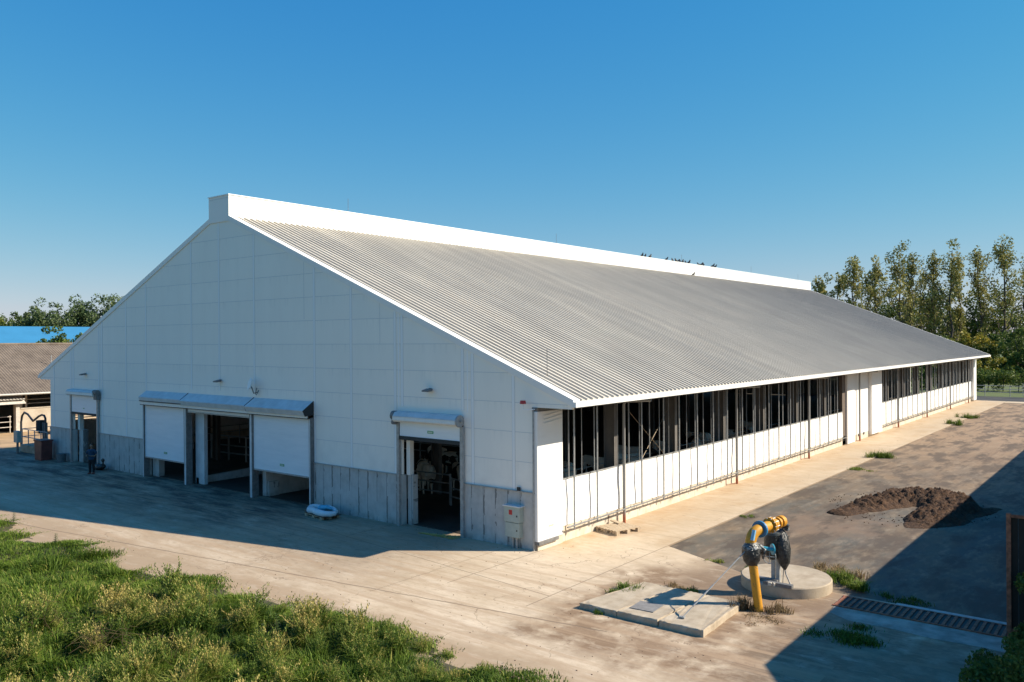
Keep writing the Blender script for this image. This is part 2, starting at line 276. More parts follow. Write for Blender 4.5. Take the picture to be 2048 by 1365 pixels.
def leafmat(name, a, b, c3):
    m = NB(name); at = m.n('ShaderNodeAttribute'); at.attribute_name = 'tint'
    c = m.ramp(at.outputs['Fac'], [(0, a), (.55, b), (1, c3)])
    tr = m.n('ShaderNodeBsdfTranslucent'); m.l(c, tr.inputs[0]); mx = m.n('ShaderNodeMixShader'); mx.inputs[0].default_value = .28
    m.b.inputs['Roughness'].default_value = .6; m.b.inputs['Specular IOR Level'].default_value = .25; m.l(c, m.b.inputs['Base Color'])
    o = m.t.nodes['Material Output']; m.l(m.b.outputs[0], mx.inputs[1]); m.l(tr.outputs[0], mx.inputs[2]); m.l(mx.outputs[0], o.inputs[0]); return m.m
MAT['poplar'] = leafmat('poplar_leaves', (.12, .13, .03), (.27, .26, .07), (.44, .38, .15))
MAT['grove'] = leafmat('grove_leaves', (.045, .075, .016), (.11, .155, .032), (.23, .24, .06))
MAT['autumn'] = leafmat('yellowing_leaves', (.10, .12, .02), (.26, .24, .035), (.48, .34, .05))
MAT['bushgreen'] = leafmat('bush_leaves', (.04, .075, .014), (.10, .15, .03), (.19, .22, .05))
MAT['farleaf'] = leafmat('pale_green_leaves', (.05, .085, .03), (.10, .145, .055), (.17, .20, .09))
MAT['grass'] = leafmat('grass_blades', (.03, .07, .006), (.15, .23, .025), (.38, .36, .09))
MAT['weed'] = leafmat('weed_stalks', (.035, .08, .010), (.15, .21, .03), (.48, .38, .12))
MAT['dry'] = leafmat('dry_stalks', (.14, .10, .05), (.28, .20, .10), (.42, .32, .17))

# ------------------------------------------------------------------ mesh helpers
class MB:
    def __init__(s): s.v = []; s.f = []
    def box(s, x0, x1, y0, y1, z0, z1, rz=0, c=(0, 0)):
        b = len(s.v)
        for z in (z0, z1):
            for (x, y) in ((x0, y0), (x1, y0), (x1, y1), (x0, y1)):
                if rz:
                    dx, dy = x-c[0], y-c[1]; x, y = c[0]+dx*math.cos(rz)-dy*math.sin(rz), c[1]+dx*math.sin(rz)+dy*math.cos(rz)
                s.v.append((x, y, z))
        s.f += [tuple(b+i for i in q) for q in ((0, 3, 2, 1), (4, 5, 6, 7), (0, 1, 5, 4), (1, 2, 6, 5), (2, 3, 7, 6), (3, 0, 4, 7))]
        return s
    def prism(s, poly, d, axis='y', a0=0):
        """poly of 2D points extruded along axis from a0 to a0+d"""
        b = len(s.v); n = len(poly)
        def P(p, a): return {'y': (p[0], a, p[1]), 'x': (a, p[0], p[1]), 'z': (p[0], p[1], a)}[axis]
        for a in (a0, a0+d):
            for p in poly: s.v.append(P(p, a))
        s.f += [tuple(b+i for i in range(n)), tuple(b+n+i for i in reversed(range(n)))]
        for i in range(n): j = (i+1) % n; s.f.append((b+i, b+n+i, b+n+j, b+j))
        return s
    def tube(s, pts, r, n=10, caps=True):
        pts = [Vector(p) for p in pts]; rs = r if isinstance(r, (list, tuple)) else [r]*len(pts)
        b = len(s.v); ref = None
        for i, p in enumerate(pts):
            t = (pts[min(i+1, len(pts)-1)]-pts[max(i-1, 0)])
            t = t.normalized() if t.length > 1e-9 else Vector((0, 0, 1))
            if ref is None: ref = Vector((1, 0, 0)) if abs(t.x) < .8 else Vector((0, 1, 0))
            u = (ref - t*ref.dot(t)).normalized(); ref = u; v = t.cross(u)
            for k in range(n):
                a = 2*math.pi*k/n; s.v.append(tuple(p+(u*math.cos(a)+v*math.sin(a))*rs[i]))
        for i in range(len(pts)-1):
            for k in range(n):
                k2 = (k+1) % n; s.f.append((b+i*n+k, b+i*n+k2, b+(i+1)*n+k2, b+(i+1)*n+k))
        if caps:
            s.f.append(tuple(b+k for k in reversed(range(n)))); s.f.append(tuple(b+(len(pts)-1)*n+k for k in range(n)))
        return s
    def lathe(s, prof, n=24, c=(0, 0)):
        b = len(s.v)
        for (r, z) in prof:
            for k in range(n): a = 2*math.pi*k/n; s.v.append((c[0]+r*math.cos(a), c[1]+r*math.sin(a), z))
        for i in range(len(prof)-1):
            for k in range(n): k2 = (k+1) % n; s.f.append((b+i*n+k, b+i*n+k2, b+(i+1)*n+k2, b+(i+1)*n+k))
        s.f.append(tuple(b+k for k in reversed(range(n)))); s.f.append(tuple(b+(len(prof)-1)*n+k for k in range(n)))
        return s
    def ball(s, c, r, n=10, m=7):
        if isinstance(r, (int, float)): r = (r, r, r)
        b = len(s.v)
        for i in range(m+1):
            t = math.pi*i/m
            for k in range(n): a = 2*math.pi*k/n; s.v.append((c[0]+r[0]*math.sin(t)*math.cos(a), c[1]+r[1]*math.sin(t)*math.sin(a), c[2]-r[2]*math.cos(t)))
        for i in range(m):
            for k in range(n): k2 = (k+1) % n; s.f.append((b+i*n+k, b+i*n+k2, b+(i+1)*n+k2, b+(i+1)*n+k))
        return s
    def build(s, name, mat, parent=None, smooth=False, bevel=0):
        me = bpy.data.meshes.new(name); me.from_pydata(s.v, [], s.f); me.update()
        o = bpy.data.objects.new(name, me); col.objects.link(o)
        if mat: me.materials.append(mat)
        if smooth:
            for p in me.polygons: p.use_smooth = True
            me.set_sharp_from_angle(angle=R(40))
        if bevel:
            b = o.modifiers.new('bevel', 'BEVEL'); b.width = bevel; b.segments = 2; b.limit_method = 'ANGLE'
        if parent: o.parent = parent
        return o
def tag(o, label=None, cat=None, group=None, kind=None):
    for k, v in (('label', label), ('category', cat), ('group', group), ('kind', kind)):
        if v: o[k] = v
    return o
def thing(name, label, cat, loc=(0, 0, 0), rz=0, group=None):
    o = bpy.data.objects.new(name, None); o.empty_display_size = .3; col.objects.link(o)
    o.location = loc; o.rotation_euler = (0, 0, rz); return tag(o, label, cat, group)
def dup(root, loc, rz, label, scale=None):
    r = root.copy(); col.objects.link(r); r.location = loc; r.rotation_euler = (0, 0, rz); r['label'] = label
    if scale: r.scale = scale
    for ch in list(root.children):
        c = ch.copy(); col.objects.link(c); c.parent = r
        for g in list(ch.children):
            d = g.copy(); col.objects.link(d); d.parent = c
    return r
def npmesh(name, V, F, tint, mat, parent=None):
    """V (n,3), F list of arrays (k,3) / (k,4); tint per vertex"""
    me = bpy.data.meshes.new(name); me.vertices.add(len(V)); me.vertices.foreach_set('co', V.astype(np.float32).ravel())
    loops = np.concatenate([f.ravel() for f in F]); tot = np.concatenate([np.full(len(f), f.shape[1]) for f in F])
    st = np.concatenate([[0], np.cumsum(tot)[:-1]])
    me.loops.add(len(loops)); me.loops.foreach_set('vertex_index', loops.astype(np.int32))
    me.polygons.add(len(tot)); me.polygons.foreach_set('loop_start', st.astype(np.int32)); me.polygons.foreach_set('loop_total', tot.astype(np.int32))
    a = me.attributes.new('tint', 'FLOAT', 'POINT'); a.data.foreach_set('value', np.clip(tint, 0, 1).astype(np.float32))
    me.update(calc_edges=True); me.materials.append(mat)
    o = bpy.data.objects.new(name, me); col.objects.link(o)
    if parent: o.parent = parent
    return o
def voxel(o, size, smooth=4):
    """fuse the overlapping volumes of a body into one continuous skin and bake it"""
    m = o.modifiers.new('remesh', 'REMESH'); m.mode = 'VOXEL'; m.voxel_size = size; m.use_smooth_shade = True
    s = o.modifiers.new('smooth', 'SMOOTH'); s.iterations = smooth; s.factor = .5
    dg = bpy.context.evaluated_depsgraph_get(); me = bpy.data.meshes.new_from_object(o.evaluated_get(dg))
    o.modifiers.clear(); old = o.data; o.data = me; me.name = old.name; return o

# ================================================================== SETTING
gm = MB(); gm.v = [(-2500, -2500, -.12), (2500, -2500, -.12), (2500, 2500, -.12), (-2500, 2500, -.12)]; gm.f = [(0, 1, 2, 3)]
tag(gm.build('ground', MAT['meadow']), kind='structure')
yd = MB(); yd.prism([(-90, -11.5), (45, -11.5), (45, 1.35), (10.3, 1.5), (7.1, 1.86), (3.52, 3.55), (3.52, 86.6), (30, 86.6), (30, 89.4), (-44, 89.4), (-44, 0), (-90, 0)][::-1], .11, 'z', -.11)
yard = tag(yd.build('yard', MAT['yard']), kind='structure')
asph = MB(); asph.box(3.52, 40, 1.3, 86.6, -.2, -.045); tag(asph.build('road', MAT['asphalt']), kind='structure')
lane = MB(); lane.box(-80, 60, 89.4, 99, -.2, -.09); tag(lane.build('lane', simple('dark_lane', (.05, .045, .04), .7, var=.4, scale=.5)), kind='structure')  # plain dark strip across the far end
# strip of bare earth west of the barn
ea = MB(); ea.box(-62, -44, 0, 80, -.15, -.01); tag(ea.build('earth_track', simple('ochre_earth', (.40, .27, .15), .95, var=.25, scale=.6)), kind='structure')

# ================================================================== BARN
W, L = 40.98, 89.08
SL = (14.21-5.56)/(1.74+19.58)
def zr(x):                                   # top of roof plane
    return 5.56+(1.74-x)*SL if x > -W/2 else 5.56+(x+W+1.74)*SL
barn = thing('dairy_barn', 'long white dairy barn with ribbed grey roof, raised ridge box and open slatted sides', 'barn', (0, 0, 0))
# interior floor (structure of the barn)
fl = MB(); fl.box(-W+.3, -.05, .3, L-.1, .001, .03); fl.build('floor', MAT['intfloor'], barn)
# --- gable cladding with door openings
DOORS = [(-37.55, -34.0, 4.5), (-28.1, -12.84, 4.9), (-7.0, -3.53, 4.7)]
def gable_poly_parts(mb, y0, d, doors, zb=2.12, inset=0.0, top=-.22):
    xs = [-W-1.5, -W]; 
    cuts = sorted(set([-W, 0, -W/2] + [v for dd in doors for v in dd[:2]]))
    for a, b in zip(cuts[:-1], cuts[1:]):
        z0 = zb
        for dd in doors:
            if a >= dd[0]-1e-6 and b <= dd[1]+1e-6: z0 = dd[2]
        mb.prism([(a, z0), (b, z0), (b, zr(b)+top), (a, zr(a)+top)], d, 'y', y0)
    # boxed eave ends
    mb.prism([(0, 5.27), (1.66, 5.27), (1.66, 5.44), (0, zr(0)+top)], d, 'y', y0)
    mb.prism([(-W-1.66, 5.27), (-W, 5.27), (-W, zr(-W)+top), (-W-1.66, 5.44)], d, 'y', y0)
g = MB(); gable_poly_parts(g, 0, .12, DOORS); g.build('gable_cladding', MAT['clad'], barn)
g = MB(); gable_poly_parts(g, L-.12, .12, [(-37.5, -34, 4.4), (-24, -17, 4.6), (-7, -3.5, 4.4)], zb=2.12); g.build('gable_cladding', MAT['clad'], barn)
# joints: horizontal gasket lines and vertical cover strips
def xspan(z):                                # half-open extent of the gable at height z
    if z <= 5.3: return -W, 0
    x = 1.74-(z+.25-5.56)/SL; return -W-x, x
J = MB(); T = MB()
zs = [2.12+1.1*k for k in range(1, 11)]
vx = [-1.0, -3.03, -3.55, -6.95, -7.37, -10.18, -12.75, -17.49, -20.6, -23.29, -28.17, -30.53, -33.56, -34.02, -37.5, -37.9, -40.4]
for z in zs:
    a, b = xspan(z); cuts = [a]
    segs = []
    x0 = a
    for (da, db, dz) in DOORS:
        if z < dz+.45:
            segs.append((x0, da)); x0 = db
    segs.append((x0, b))
    for (p, q) in segs:
        if q-p > .1: J.box(p, q, -.004, .0, z-.011, z+.011)
for x in vx:
    z0 = 2.14
    for (da, db, dz) in DOORS:
        if da-.02 < x < db+.02: z0 = dz+.3
    MB().box(x-.055, x+.055, -.014, 0, z0, zr(x)-.25).build('cover_strip', MAT['trim'], barn); J.box(x-.078, x-.056, -.004, 0, z0, zr(x)-.27); J.box(x+.056, x+.078, -.004, 0, z0, zr(x)-.27)  # the thin lines beside each strip are its edge shadows, painted grey
for x in (-3.29, -7.16, -33.8, -37.7): MB().box(x-.03, x+.03, -.01, 0, 4.9, zr(x)-.25).build('cover_strip', MAT['trim'], barn)
for (x, z0) in ((-13.5, 8.8), (-8.3, 7.62)): J.box(x-.012, x+.012, -.005, 0, z0, zr(x)-.25)
J.build('joint_and_shade_line', MAT['joint'], barn)
# --- concrete plinth of the gable
def plinth_seg(a, b, y0=-.04, y1=.26, z1=2.10):
    MB().box(a, b, y0, y1, -.02, z1).build('concrete_wall', MAT['plinth'], barn)
    MB().box(a, b, y0-.05, y0+.06, z1, z1+.035).build('drip_rail', MAT['galv'], barn)
plinth_seg(-W, -37.55); plinth_seg(-34.0, -28.1); plinth_seg(-12.84, -7.0); plinth_seg(-3.53, 0)
MB().box(-24.1, -16.9, L-.25, L-.1, 2.1, 3.0).build('roller_door', MAT['door'], barn)
for (a, b) in ((-W, -37.5), (-34, -24), (-24, -17), (-17, -7), (-3.5, 0)): MB().box(a, b, L-.3, L, -.02, 2.1).build('concrete_wall', MAT['plinth'], barn)
# inner jamb walls seen through the doors
MB().box(-6.93, -6.62, .27, .55, 0, 2.1).build('jamb_wall', MAT['plinth'], barn)
MB().box(-37.4, -36.8, .27, .6, 0, 2.1).build('jamb_wall', MAT['plinth'], barn)
MB().box(-28.0, -27.3, .27, .6, 0, 2.1).build('jamb_wall', MAT['plinth'], barn)
MB().box(-6.93, -6.72, .2, .42, 2.1, 4.0).build('jamb_lining', MAT['clad'], barn)
MB().box(-37.4, -37.1, .2, .45, 2.1, 4.0).build('jamb_lining', MAT['clad'], barn)
# interior: low kerbs and ramp at the middle door
MB().prism([(.3, .03), (9, .03), (9, .65), (.3, .35)], .25, 'x', -23.4).build('low_wall', MAT['plinth'], barn)
MB().box(-17.3, -17.0, .3, 6, .0, 1.5).build('low_wall', MAT['plinth'], barn)
MB().box(-17.0, -12.9, 5.6, 5.9, .0, 1.6).build('low_wall', MAT['plinth'], barn)
MB().box(-17.2, -16.9, .4, 1.0, .03, .75).build('rubble_block', MAT['plinth'], barn)

# --- roof: ribbed sheets, verge, eave gutter, ridge box
def ribbed(side):
    pitch, h = .3655, .07
    prof = []; y = .28; 
    while y < L+.05:
        prof += [(y, 0), (y+.20, 0), (y+.222, h), (y+.335, h), (y+.357, 0)]
        y += pitch
    prof = [p for p in prof if p[0] <= L+.1]
    xa, xb = (1.72, -W/2+.90) if side > 0 else (-W-1.72, -W/2-.90)
    nx = 1/math.sqrt(1+SL*SL)
    mb = MB(); n = len(prof)
    for x in (xa, xb):
        for (yy, hh) in prof: mb.v.append((x+hh*SL*nx*(1 if side > 0 else -1), yy, zr(x)-.02+hh*nx))
    for x in (xa, xb):
        for (yy, hh) in prof: mb.v.append((x, yy, zr(x)-.10))
    for i in range(n-1):
        q = (i, i+1, n+i+1, n+i); mb.f.append(q if side > 0 else q[::-1])
        q = (2*n+i, 3*n+i, 3*n+i+1, 2*n+i+1); mb.f.append(q if side > 0 else q[::-1])
        mb.f.append((i, 2*n+i, 2*n+i+1, i+1)); mb.f.append((n+i, n+i+1, 3*n+i+1, 3*n+i))
    return mb
ribbed(1).build('roof_sheet', MAT['roof'], barn); ribbed(-1).build('roof_sheet', MAT['roof'], barn)
def strip(mb, y0, y1, dz0, dz1, side, xe=1.74, xi=-W/2+.92):
    a, b = (xe, xi) if side > 0 else (-W-xe, -W-xi)
    pa = [(a, zr(a)+dz0), (b, zr(b)+dz0), (b, zr(b)+dz1), (a, zr(a)+dz1)]
    mb.prism(pa if side < 0 else pa, y1-y0, 'y', y0)
for s in (1, -1):
    v = MB(); strip(v, -.05, .36, -.22, .052, s); v.build('verge_trim', MAT['ridge'], barn)
    v = MB(); strip(v, L-.12, L+.08, -.2, .062, s); v.build('verge_trim', MAT['ridge'], barn)
    x0, x1 = (1.70, 1.86) if s > 0 else (-W-1.86, -W-1.70)
    v = MB(); v.box(x0, x1, -.06, L+.08, 5.35, 5.54); v.build('gutter', MAT['ridge'], barn)
    # purlins / soffit lining under the overhang
    v = MB(); v.box(*( (.0, 1.69) if s > 0 else (-W-1.69, -W)), .14, L-.14, 5.30, 5.34); v.build('soffit', MAT['under'], barn)
rb = MB(); rb.box(-W/2-.92, -W/2+.92, -.052, L+.05, 14.0, 15.34); rbo = rb.build('ridge_box', MAT['ridge'], barn)
rc = MB(); rc.box(-W/2-.96, -W/2+.96, -.09, L+.09, 15.34, 15.39); rc.build('cap', MAT['trim'], rbo)
sm_ = MB()
for k in range(16):
    y = 5.62+5.57*k
    if y < L: sm_.box(-W/2+.92, -W/2+.932, y-.04, y+.04, 14.25, 15.33)
sm_.box(-W/2+.92, -W/2+.94, 0, L, 15.17, 15.21); sm_.box(-W/2-.9, -W/2+.9, -.058, -.052, 15.2, 15.22)
sm_.build('seam', MAT['joint'], rbo)
# lightning rods
for y in (8.4, 30, 52, 70, 86):
    MB().tube([(-W/2+.3, y, 15.39), (-W/2+.3, y, 16.3)], .012, 5).build('lightning_rod', MAT['galvdark'], barn)
MB().tube([(-.3, 1.2, zr(-.3)), (-.3, 1.2, zr(-.3)+1.0)], .012, 5).build('lightning_rod', MAT['galvdark'], barn)
# --- steel portal frames
for k in range(17):
    y = .35+5.52*k if k < 16 else L-.4
    cols = MB()
    for cx in (-.38, -W+.38, -10.6, -W+10.6, ):
        top = zr(cx)-.35
        cols = MB(); cols.box(cx-.25, cx+.25, y-.012, y+.012, 0, top); cols.box(cx-.26, cx-.235, y-.12, y+.12, 0, top); cols.box(cx+.235, cx+.26, y-.12, y+.12, 0, top)
        cols.build('column', MAT['column'], barn)
    rf = MB()
    for s in (1, -1):
        a, b = (.1, -W/2) if s > 0 else (-W-.1, -W/2)
        rf.prism([(a, zr(a)-.62), (b, zr(b)-.7), (b, zr(b)-.2), (a, zr(a)-.2)], .16, 'y', y-.08)
    rf.build('rafter', MAT['column'], barn)
pl = MB()
for s in (1, -1):
    for k in range(9):
        x = -.6-k*2.3 if s > 0 else -W+.6+k*2.3
        pl.box(x-.05, x+.05, .2, L-.2, zr(x)-.2, zr(x)-.105)
pl.build('purlins', MAT['column'], barn)
# --- side wall facing the road
def side(s):
    fx = (lambda x: x) if s > 0 else (lambda x: -W-x)
    def bx(x0, x1, y0, y1, z0, z1): 
        a, b = sorted((fx(x0), fx(x1))); return MB().box(a, b, y0, y1, z0, z1)
    bx(-.2, .02, .0 if s < 0 else .262, L, -.02, .62).build('side_plinth', MAT['cream'], barn)
    CUR = [(1.62, 36.8), (46.5, 87.3)]
    if s < 0:
        bx(-.03, .0, 8.0, L-.3, 2.3, 4.95).build('side_curtain', MAT['curtain'], barn)  # added upper curtain on the hidden side, blocks light to darken the interior
    for (a, b) in CUR:
        mb = MB()                                   # curtain: gently billowing sheet with thickness
        ny = int((b-a)/.31); nz = 7; rows = []
        for side_ in (0, 1):
            for j in range(nz+1):
                z = .60+(2.38-.60)*j/nz
                for i in range(ny+1):
                    y = a+(b-a)*i/ny
                    x = .06+.014*math.sin(y*3.4+1.3*math.sin(z*2))+.012*math.sin(z*4+y*.7)-.05*side_
                    mb.v.append((fx(x), y, z+.015*math.sin(y*1.13)))
        N = (ny+1)*(nz+1)
        for j in range(nz):
            for i in range(ny):
                q = (j*(ny+1)+i, j*(ny+1)+i+1, (j+1)*(ny+1)+i+1, (j+1)*(ny+1)+i); mb.f.append(q); mb.f.append(tuple(N+v for v in q[::-1]))
        for i in range(ny):
            t = nz*(ny+1)+i; mb.f.append((t, t+1, N+t+1, N+t)); mb.f.append((i+1, i, N+i, N+i+1))
        mb.build('side_curtain', MAT['curtain'], barn, smooth=True)
        bx(.0, .075, a, b, 2.39, 2.43).build('sill', MAT['galv'], barn)
        bx(.0, .09, a, b, 5.05, 5.28).build('head_rail', MAT['column'], barn)
        MB().tube([(fx(.31), a, .60), (fx(.31), b, .60)], .035, 8).build('bottom_rail', MAT['galvdark'], barn)
    return fx, bx
fx, bx = side(1)
side(-1)
# brackets under the bottom rail
y = 2.1; bk = None
while y < 87:
    if not (36.5 < y < 46.8):
        if bk is None: bk = MB().tube([(.28, .4, .74), (.36, .4, .70), (.31, .4, .60), (.3, 0, .58), (.29, 0, .44), (.05, 0, .42)], .014, 5).build('rail_bracket', MAT['galvdark'], barn); bk.location.y = y
        else:
            b2 = bk.copy(); col.objects.link(b2); b2.location.y = y
    y += .95
# solid corner panel at the near end, small return at the gable
MB().box(-.06, .13, -.045, 1.6, .32, 5.12).build('corner_panel', MAT['white'], barn, bevel=.03)
MB().box(-.06, .09, .0, 1.6, -.02, .32).build('side_plinth', MAT['cream'], barn)
MB().box(.02, .2, -.05, 1.2, .22, .34).build('flap', MAT['galvdark'], barn)
MB().box(-.12, .11, -.02, 1.6, 5.12, 5.27).build('head_rail', MAT['galvdark'], barn)
MB().box(.131, .135, .62, .95, .78, .84).build('maker_plate', simple('pale_green_plate', (.45, .55, .35), .5), barn)
for z in (4.92, 4.78, 4.64): MB().prism([(.35, z), (1.55, z+.12), (1.55, z+.14), (.35, z+.02)], .02, 'x', .13).build('crease', MAT['white'], barn)
# middle bay: recess with its shade painted as dark brown, tall white door panel, protruding panel
MB().box(-.2, .02, 36.85, 37.6, 0, 5.25).build('recess_shade', simple('recess_shade_brown', (.13, .10, .08), .7), barn)
MB().box(-.1, .16, 37.6, 39.4, .03, 5.15).build('side_panel', MAT['white'], barn)
MB().box(-.1, .06, 39.4, 43.4, .45, 5.2).build('side_panel', MAT['white'], barn)
MB().box(-.1, .30, 43.45, 46.45, .18, 5.2).build('side_panel', MAT['white'], barn, bevel=.02)
MB().box(-.2, .05, 39.4, 46.4, -.02, .42).build('side_plinth', MAT['cream'], barn)
for y in (40.6, 41.9): MB().box(.05, .12, y, y+.22, .33, .5).build('hinge_shoe', MAT['galvdark'], barn)
MB().box(-.1, .34, 87.35, 89.1, .1, 5.2).build('corner_panel', MAT['white'], barn, bevel=.02)
# thin guide posts in front of the curtain
py45 = [1.88, 3.51, 7.07, 9.06, 10.58, 12.47, 14.27, 15.96, 17.89, 19.61, 21.67, 23.23, 25.13, 26.9, 28.63, 30.58, 32.33, 34.28]
posts = [y+.15*(y+24)/17.6 for y in py45]
y = 47.6
while y < 87: posts.append(y); y += 1.84
for i, y in enumerate(posts):
    MB().tube([(.30, y, .46+.05*((i*7) % 3)), (.30, y+.01, 5.3)], .036, 8).build('guide_post', MAT['galv'], barn)
# inner bars of the openings
for k in range(92):
    y = 2.25+.92*k
    if 36 < y < 47 or y > 87 or k % 7 == 3: continue
    MB().tube([(-.06, y, 2.4), (-.06, y, 5.2)], (.034, .018, .028, .02, .014)[k % 5], 6).build('inner_bar', MAT['galv'], barn)
# thick downpipes fed from the gutter
for y in (5.9, 17.6, 29.0, 40.3, 51.8, 62.8, 73.9, 84.3):
    MB().tube([(.26, y, .0), (.26, y, 5.0), (.36, y, 5.15), (1.55, y+.02, 5.24)], .066, 12).build('downpipe', MAT['rustpipe'], barn, smooth=True)
    MB().tube([(.26, y-.02, .06), (.05, y-.9, .06), (.05, y-.9, .5)], .016, 5).build('pipe_stay', MAT['rust'], barn)
# crossed bracing in the second bay of the opening
MB().tube([(-.15, 6.9, 4.7), (-.15, 10.2, 2.42)], .011, 5).tube([(-.17, 8.2, 2.42), (-.17, 10.6, 4.4)], .011, 5).build('wind_brace', simple('brass_rod', (.26, .20, .13), .5, .3), barn)

# --- gable doors
def green_plate(x, z, y, parent):
    MB().box(x-.17, x+.17, y-.006, y, z-.055, z+.055).build('maker_plate', MAT['green'], parent)
    lt = MB()
    for k in range(4): lt.box(x-.13+k*.066, x-.09+k*.066, y-.009, y-.006, z-.025, z+.025)
    lt.build('lettering', MAT['rollwhite'], parent)
def single_door(a, b, zb, ztop, motor_left):
    d = MB(); n = 5
    d.box(a, b, -.13, -.09, zb, ztop)
    for k in range(1, 3): d.box(a, b, -.135, -.13, zb+(ztop-zb)*k/3-.008, zb+(ztop-zb)*k/3+.008)
    do = d.build('roller_door', MAT['door'], barn); return do
dA = single_door(-37.5, -34.05, 3.30, 4.35, False)
MB().box(-37.5, -34.05, -.15, -.08, 3.16, 3.30).build('bottom_seal', MAT['dark'], dA)
MB().box(-35.9, -35.7, -.137, -.13, 3.55, 3.6).build('maker_plate', MAT['green'], dA)
h = MB(); h.prism([(-.02, 4.42), (-.34, 4.38), (-.42, 4.46), (-.40, 4.6), (-.30, 4.72), (-.02, 4.76)], 3.7, 'x', -37.75); h.build('roller_cover', MAT['rollwhite'], dA)
mo = MB(); mo.tube([(-34.15, -.22, 4.66), (-33.7, -.22, 4.66)], .16, 12).box(-34.1, -33.75, -.3, -.05, 4.2, 4.6); mo.build('motor', MAT['galvdark'], dA)
dD = single_door(-6.98, -3.6, 3.78, 4.42, True)
MB().box(-6.98, -3.6, -.16, -.07, 3.62, 3.78).build('bottom_seal', MAT['dark'], dD)
green_plate(-5.2, 4.03, -.13, dD)
h = MB(); h.prism([(-.02, 4.42), (-.36, 4.38), (-.44, 4.46), (-.42, 4.6), (-.30, 4.76), (-.02, 4.80)], 3.55, 'x', -7.12); h.build('roller_cover', MAT['rollwhite'], dD)
h = MB(); h.prism([(-.04, 4.805), (-.31, 4.765), (-.43, 4.61), (-.434, 4.62), (-.31, 4.78), (-.04, 4.82)], 3.5, 'x', -7.1); h.build('cover_top', MAT['hood'], dD)
h = MB(); h.prism([(-.02, 4.76), (-.31, 4.72), (-.405, 4.61), (-.41, 4.62), (-.31, 4.735), (-.02, 4.775)], 3.65, 'x', -37.73); h.build('cover_top', MAT['hood'], dA)
mo = MB(); mo.tube([(-7.3, -.2, 4.62), (-7.1, -.2, 4.62)], .2, 12).tube([(-7.25, -.28, 4.35), (-7.05, -.28, 4.35)], .1, 10); mo.build('motor', MAT['galvdark'], dD)
ep = MB(); ep.tube([(-3.55, -.24, 4.58), (-3.48, -.24, 4.58)], .24, 16).tube([(-3.48, -.24, 4.58), (-3.40, -.24, 4.58)], .05, 8); ep.build('end_plate', MAT['galv'], dD)
for (x, zt) in ((-37.62, 4.4), (-33.95, 4.35), (-7.08, 4.35), (-3.50, 4.35)):
    MB().box(x-.07, x+.07, -.17, -.05, 0, zt).build('guide_rail', MAT['galv'], barn)
# triple door
for (a, b, zb, dz) in ((-28.05, -23.72, 1.18, 0), (-23.5, -17.62, 4.0, .035), (-17.4, -12.92, 1.46, .06)):
    zt = 4.16
    d = MB(); d.box(a, b, -.15, -.11, zb, zt)
    z = zb+.73
    while z < zt-.2 and zt-zb > 1: d.box(a, b, -.156, -.15, z-.01, z+.01); z += .73
    do = d.build('roller_door', MAT['door'], barn)
    MB().box(a, b, -.17, -.09, zb-.07, zb).build('bottom_seal', MAT['galv'], do)
    if zt-zb > 1: green_plate((a+b)/2+.1, zb+.36, -.156, do)
    MB().box(a-.1, b+.1, -.42, -.36, 4.20, 4.36).build('front_strip', MAT['rollwhite'], do)
    MB().box(a-.1, b+.1, -.40, -.10, 4.16, 4.20).build('gap_strip', MAT['dark'], do)
    MB().prism([(-.02, 4.36), (-.43-dz, 4.37-dz), (-.50-2*dz, 4.62-dz), (-.02, 4.96)], b-a+.16, 'x', a-.08).build('hood', MAT['hood'], do)
    MB().prism([(-.02, 4.34), (-.45-dz, 4.35-dz), (-.52-2*dz, 4.62-dz), (-.02, 4.98)], .03, 'x', b+.081).build('hood_side', MAT['dark'], do)
    MB().box(a-.08, b+.08, -.46, -.42, 4.38, 4.42).build('hood_lip', MAT['dark'], do)
for (x, wd) in ((-28.12, .07), (-23.61, .14), (-17.51, .14), (-12.86, .07)):
    MB().box(x-wd, x+wd, -.22, .12, 0, 4.2).build('guide_rail', MAT['galvdark'], barn)
    MB().box(x-wd*.45, x+wd*.45, -.235, -.22, 0, 4.2).build('guide_rail', MAT['hood'], barn)
# inner lining beside the middle door
MB().box(-23.45, -22.6, .3, .5, 0, 4.2).build('inner_leaf', MAT['hood'], barn)
# fittings on the gable
for x, z in ((-5.28, 5.77), (-20.46, 5.75), (-35.74, 5.78)):
    lm = MB(); lm.box(x-.05, x+.05, -.1, 0, z-.03, z+.05); lm.prism([(-.08, z+.03), (-.36, z-.03), (-.36, z-.09), (-.1, z-.06)], .36, 'x', x-.18); lm.build('wall_lamp', MAT['galvdark'], barn)
dish = MB(); dish.tube([(-17.2, 0, 5.25), (-17.2, -.25, 5.2), (-17.25, -.35, 5.55)], .03, 8).tube([(-17.3, 0, 5.45), (-17.2, -.15, 5.15), (-17.05, -.2, 5.12), (-17.05, -.05, 5.35)], .02, 6)
dm = dish.build('dish_arm', MAT['galvdark'], barn)
dd = MB(); c0 = Vector((-17.33, -.38, 5.66)); nrm = Vector((-.35, -.9, .25)).normalized()
dd.tube([c0-nrm*.1, c0-nrm*.06, c0+nrm*.02, c0+nrm*.03], [.08, .24, .31, .30], 22); dd.build('satellite_dish', MAT['trim'], barn, smooth=True)
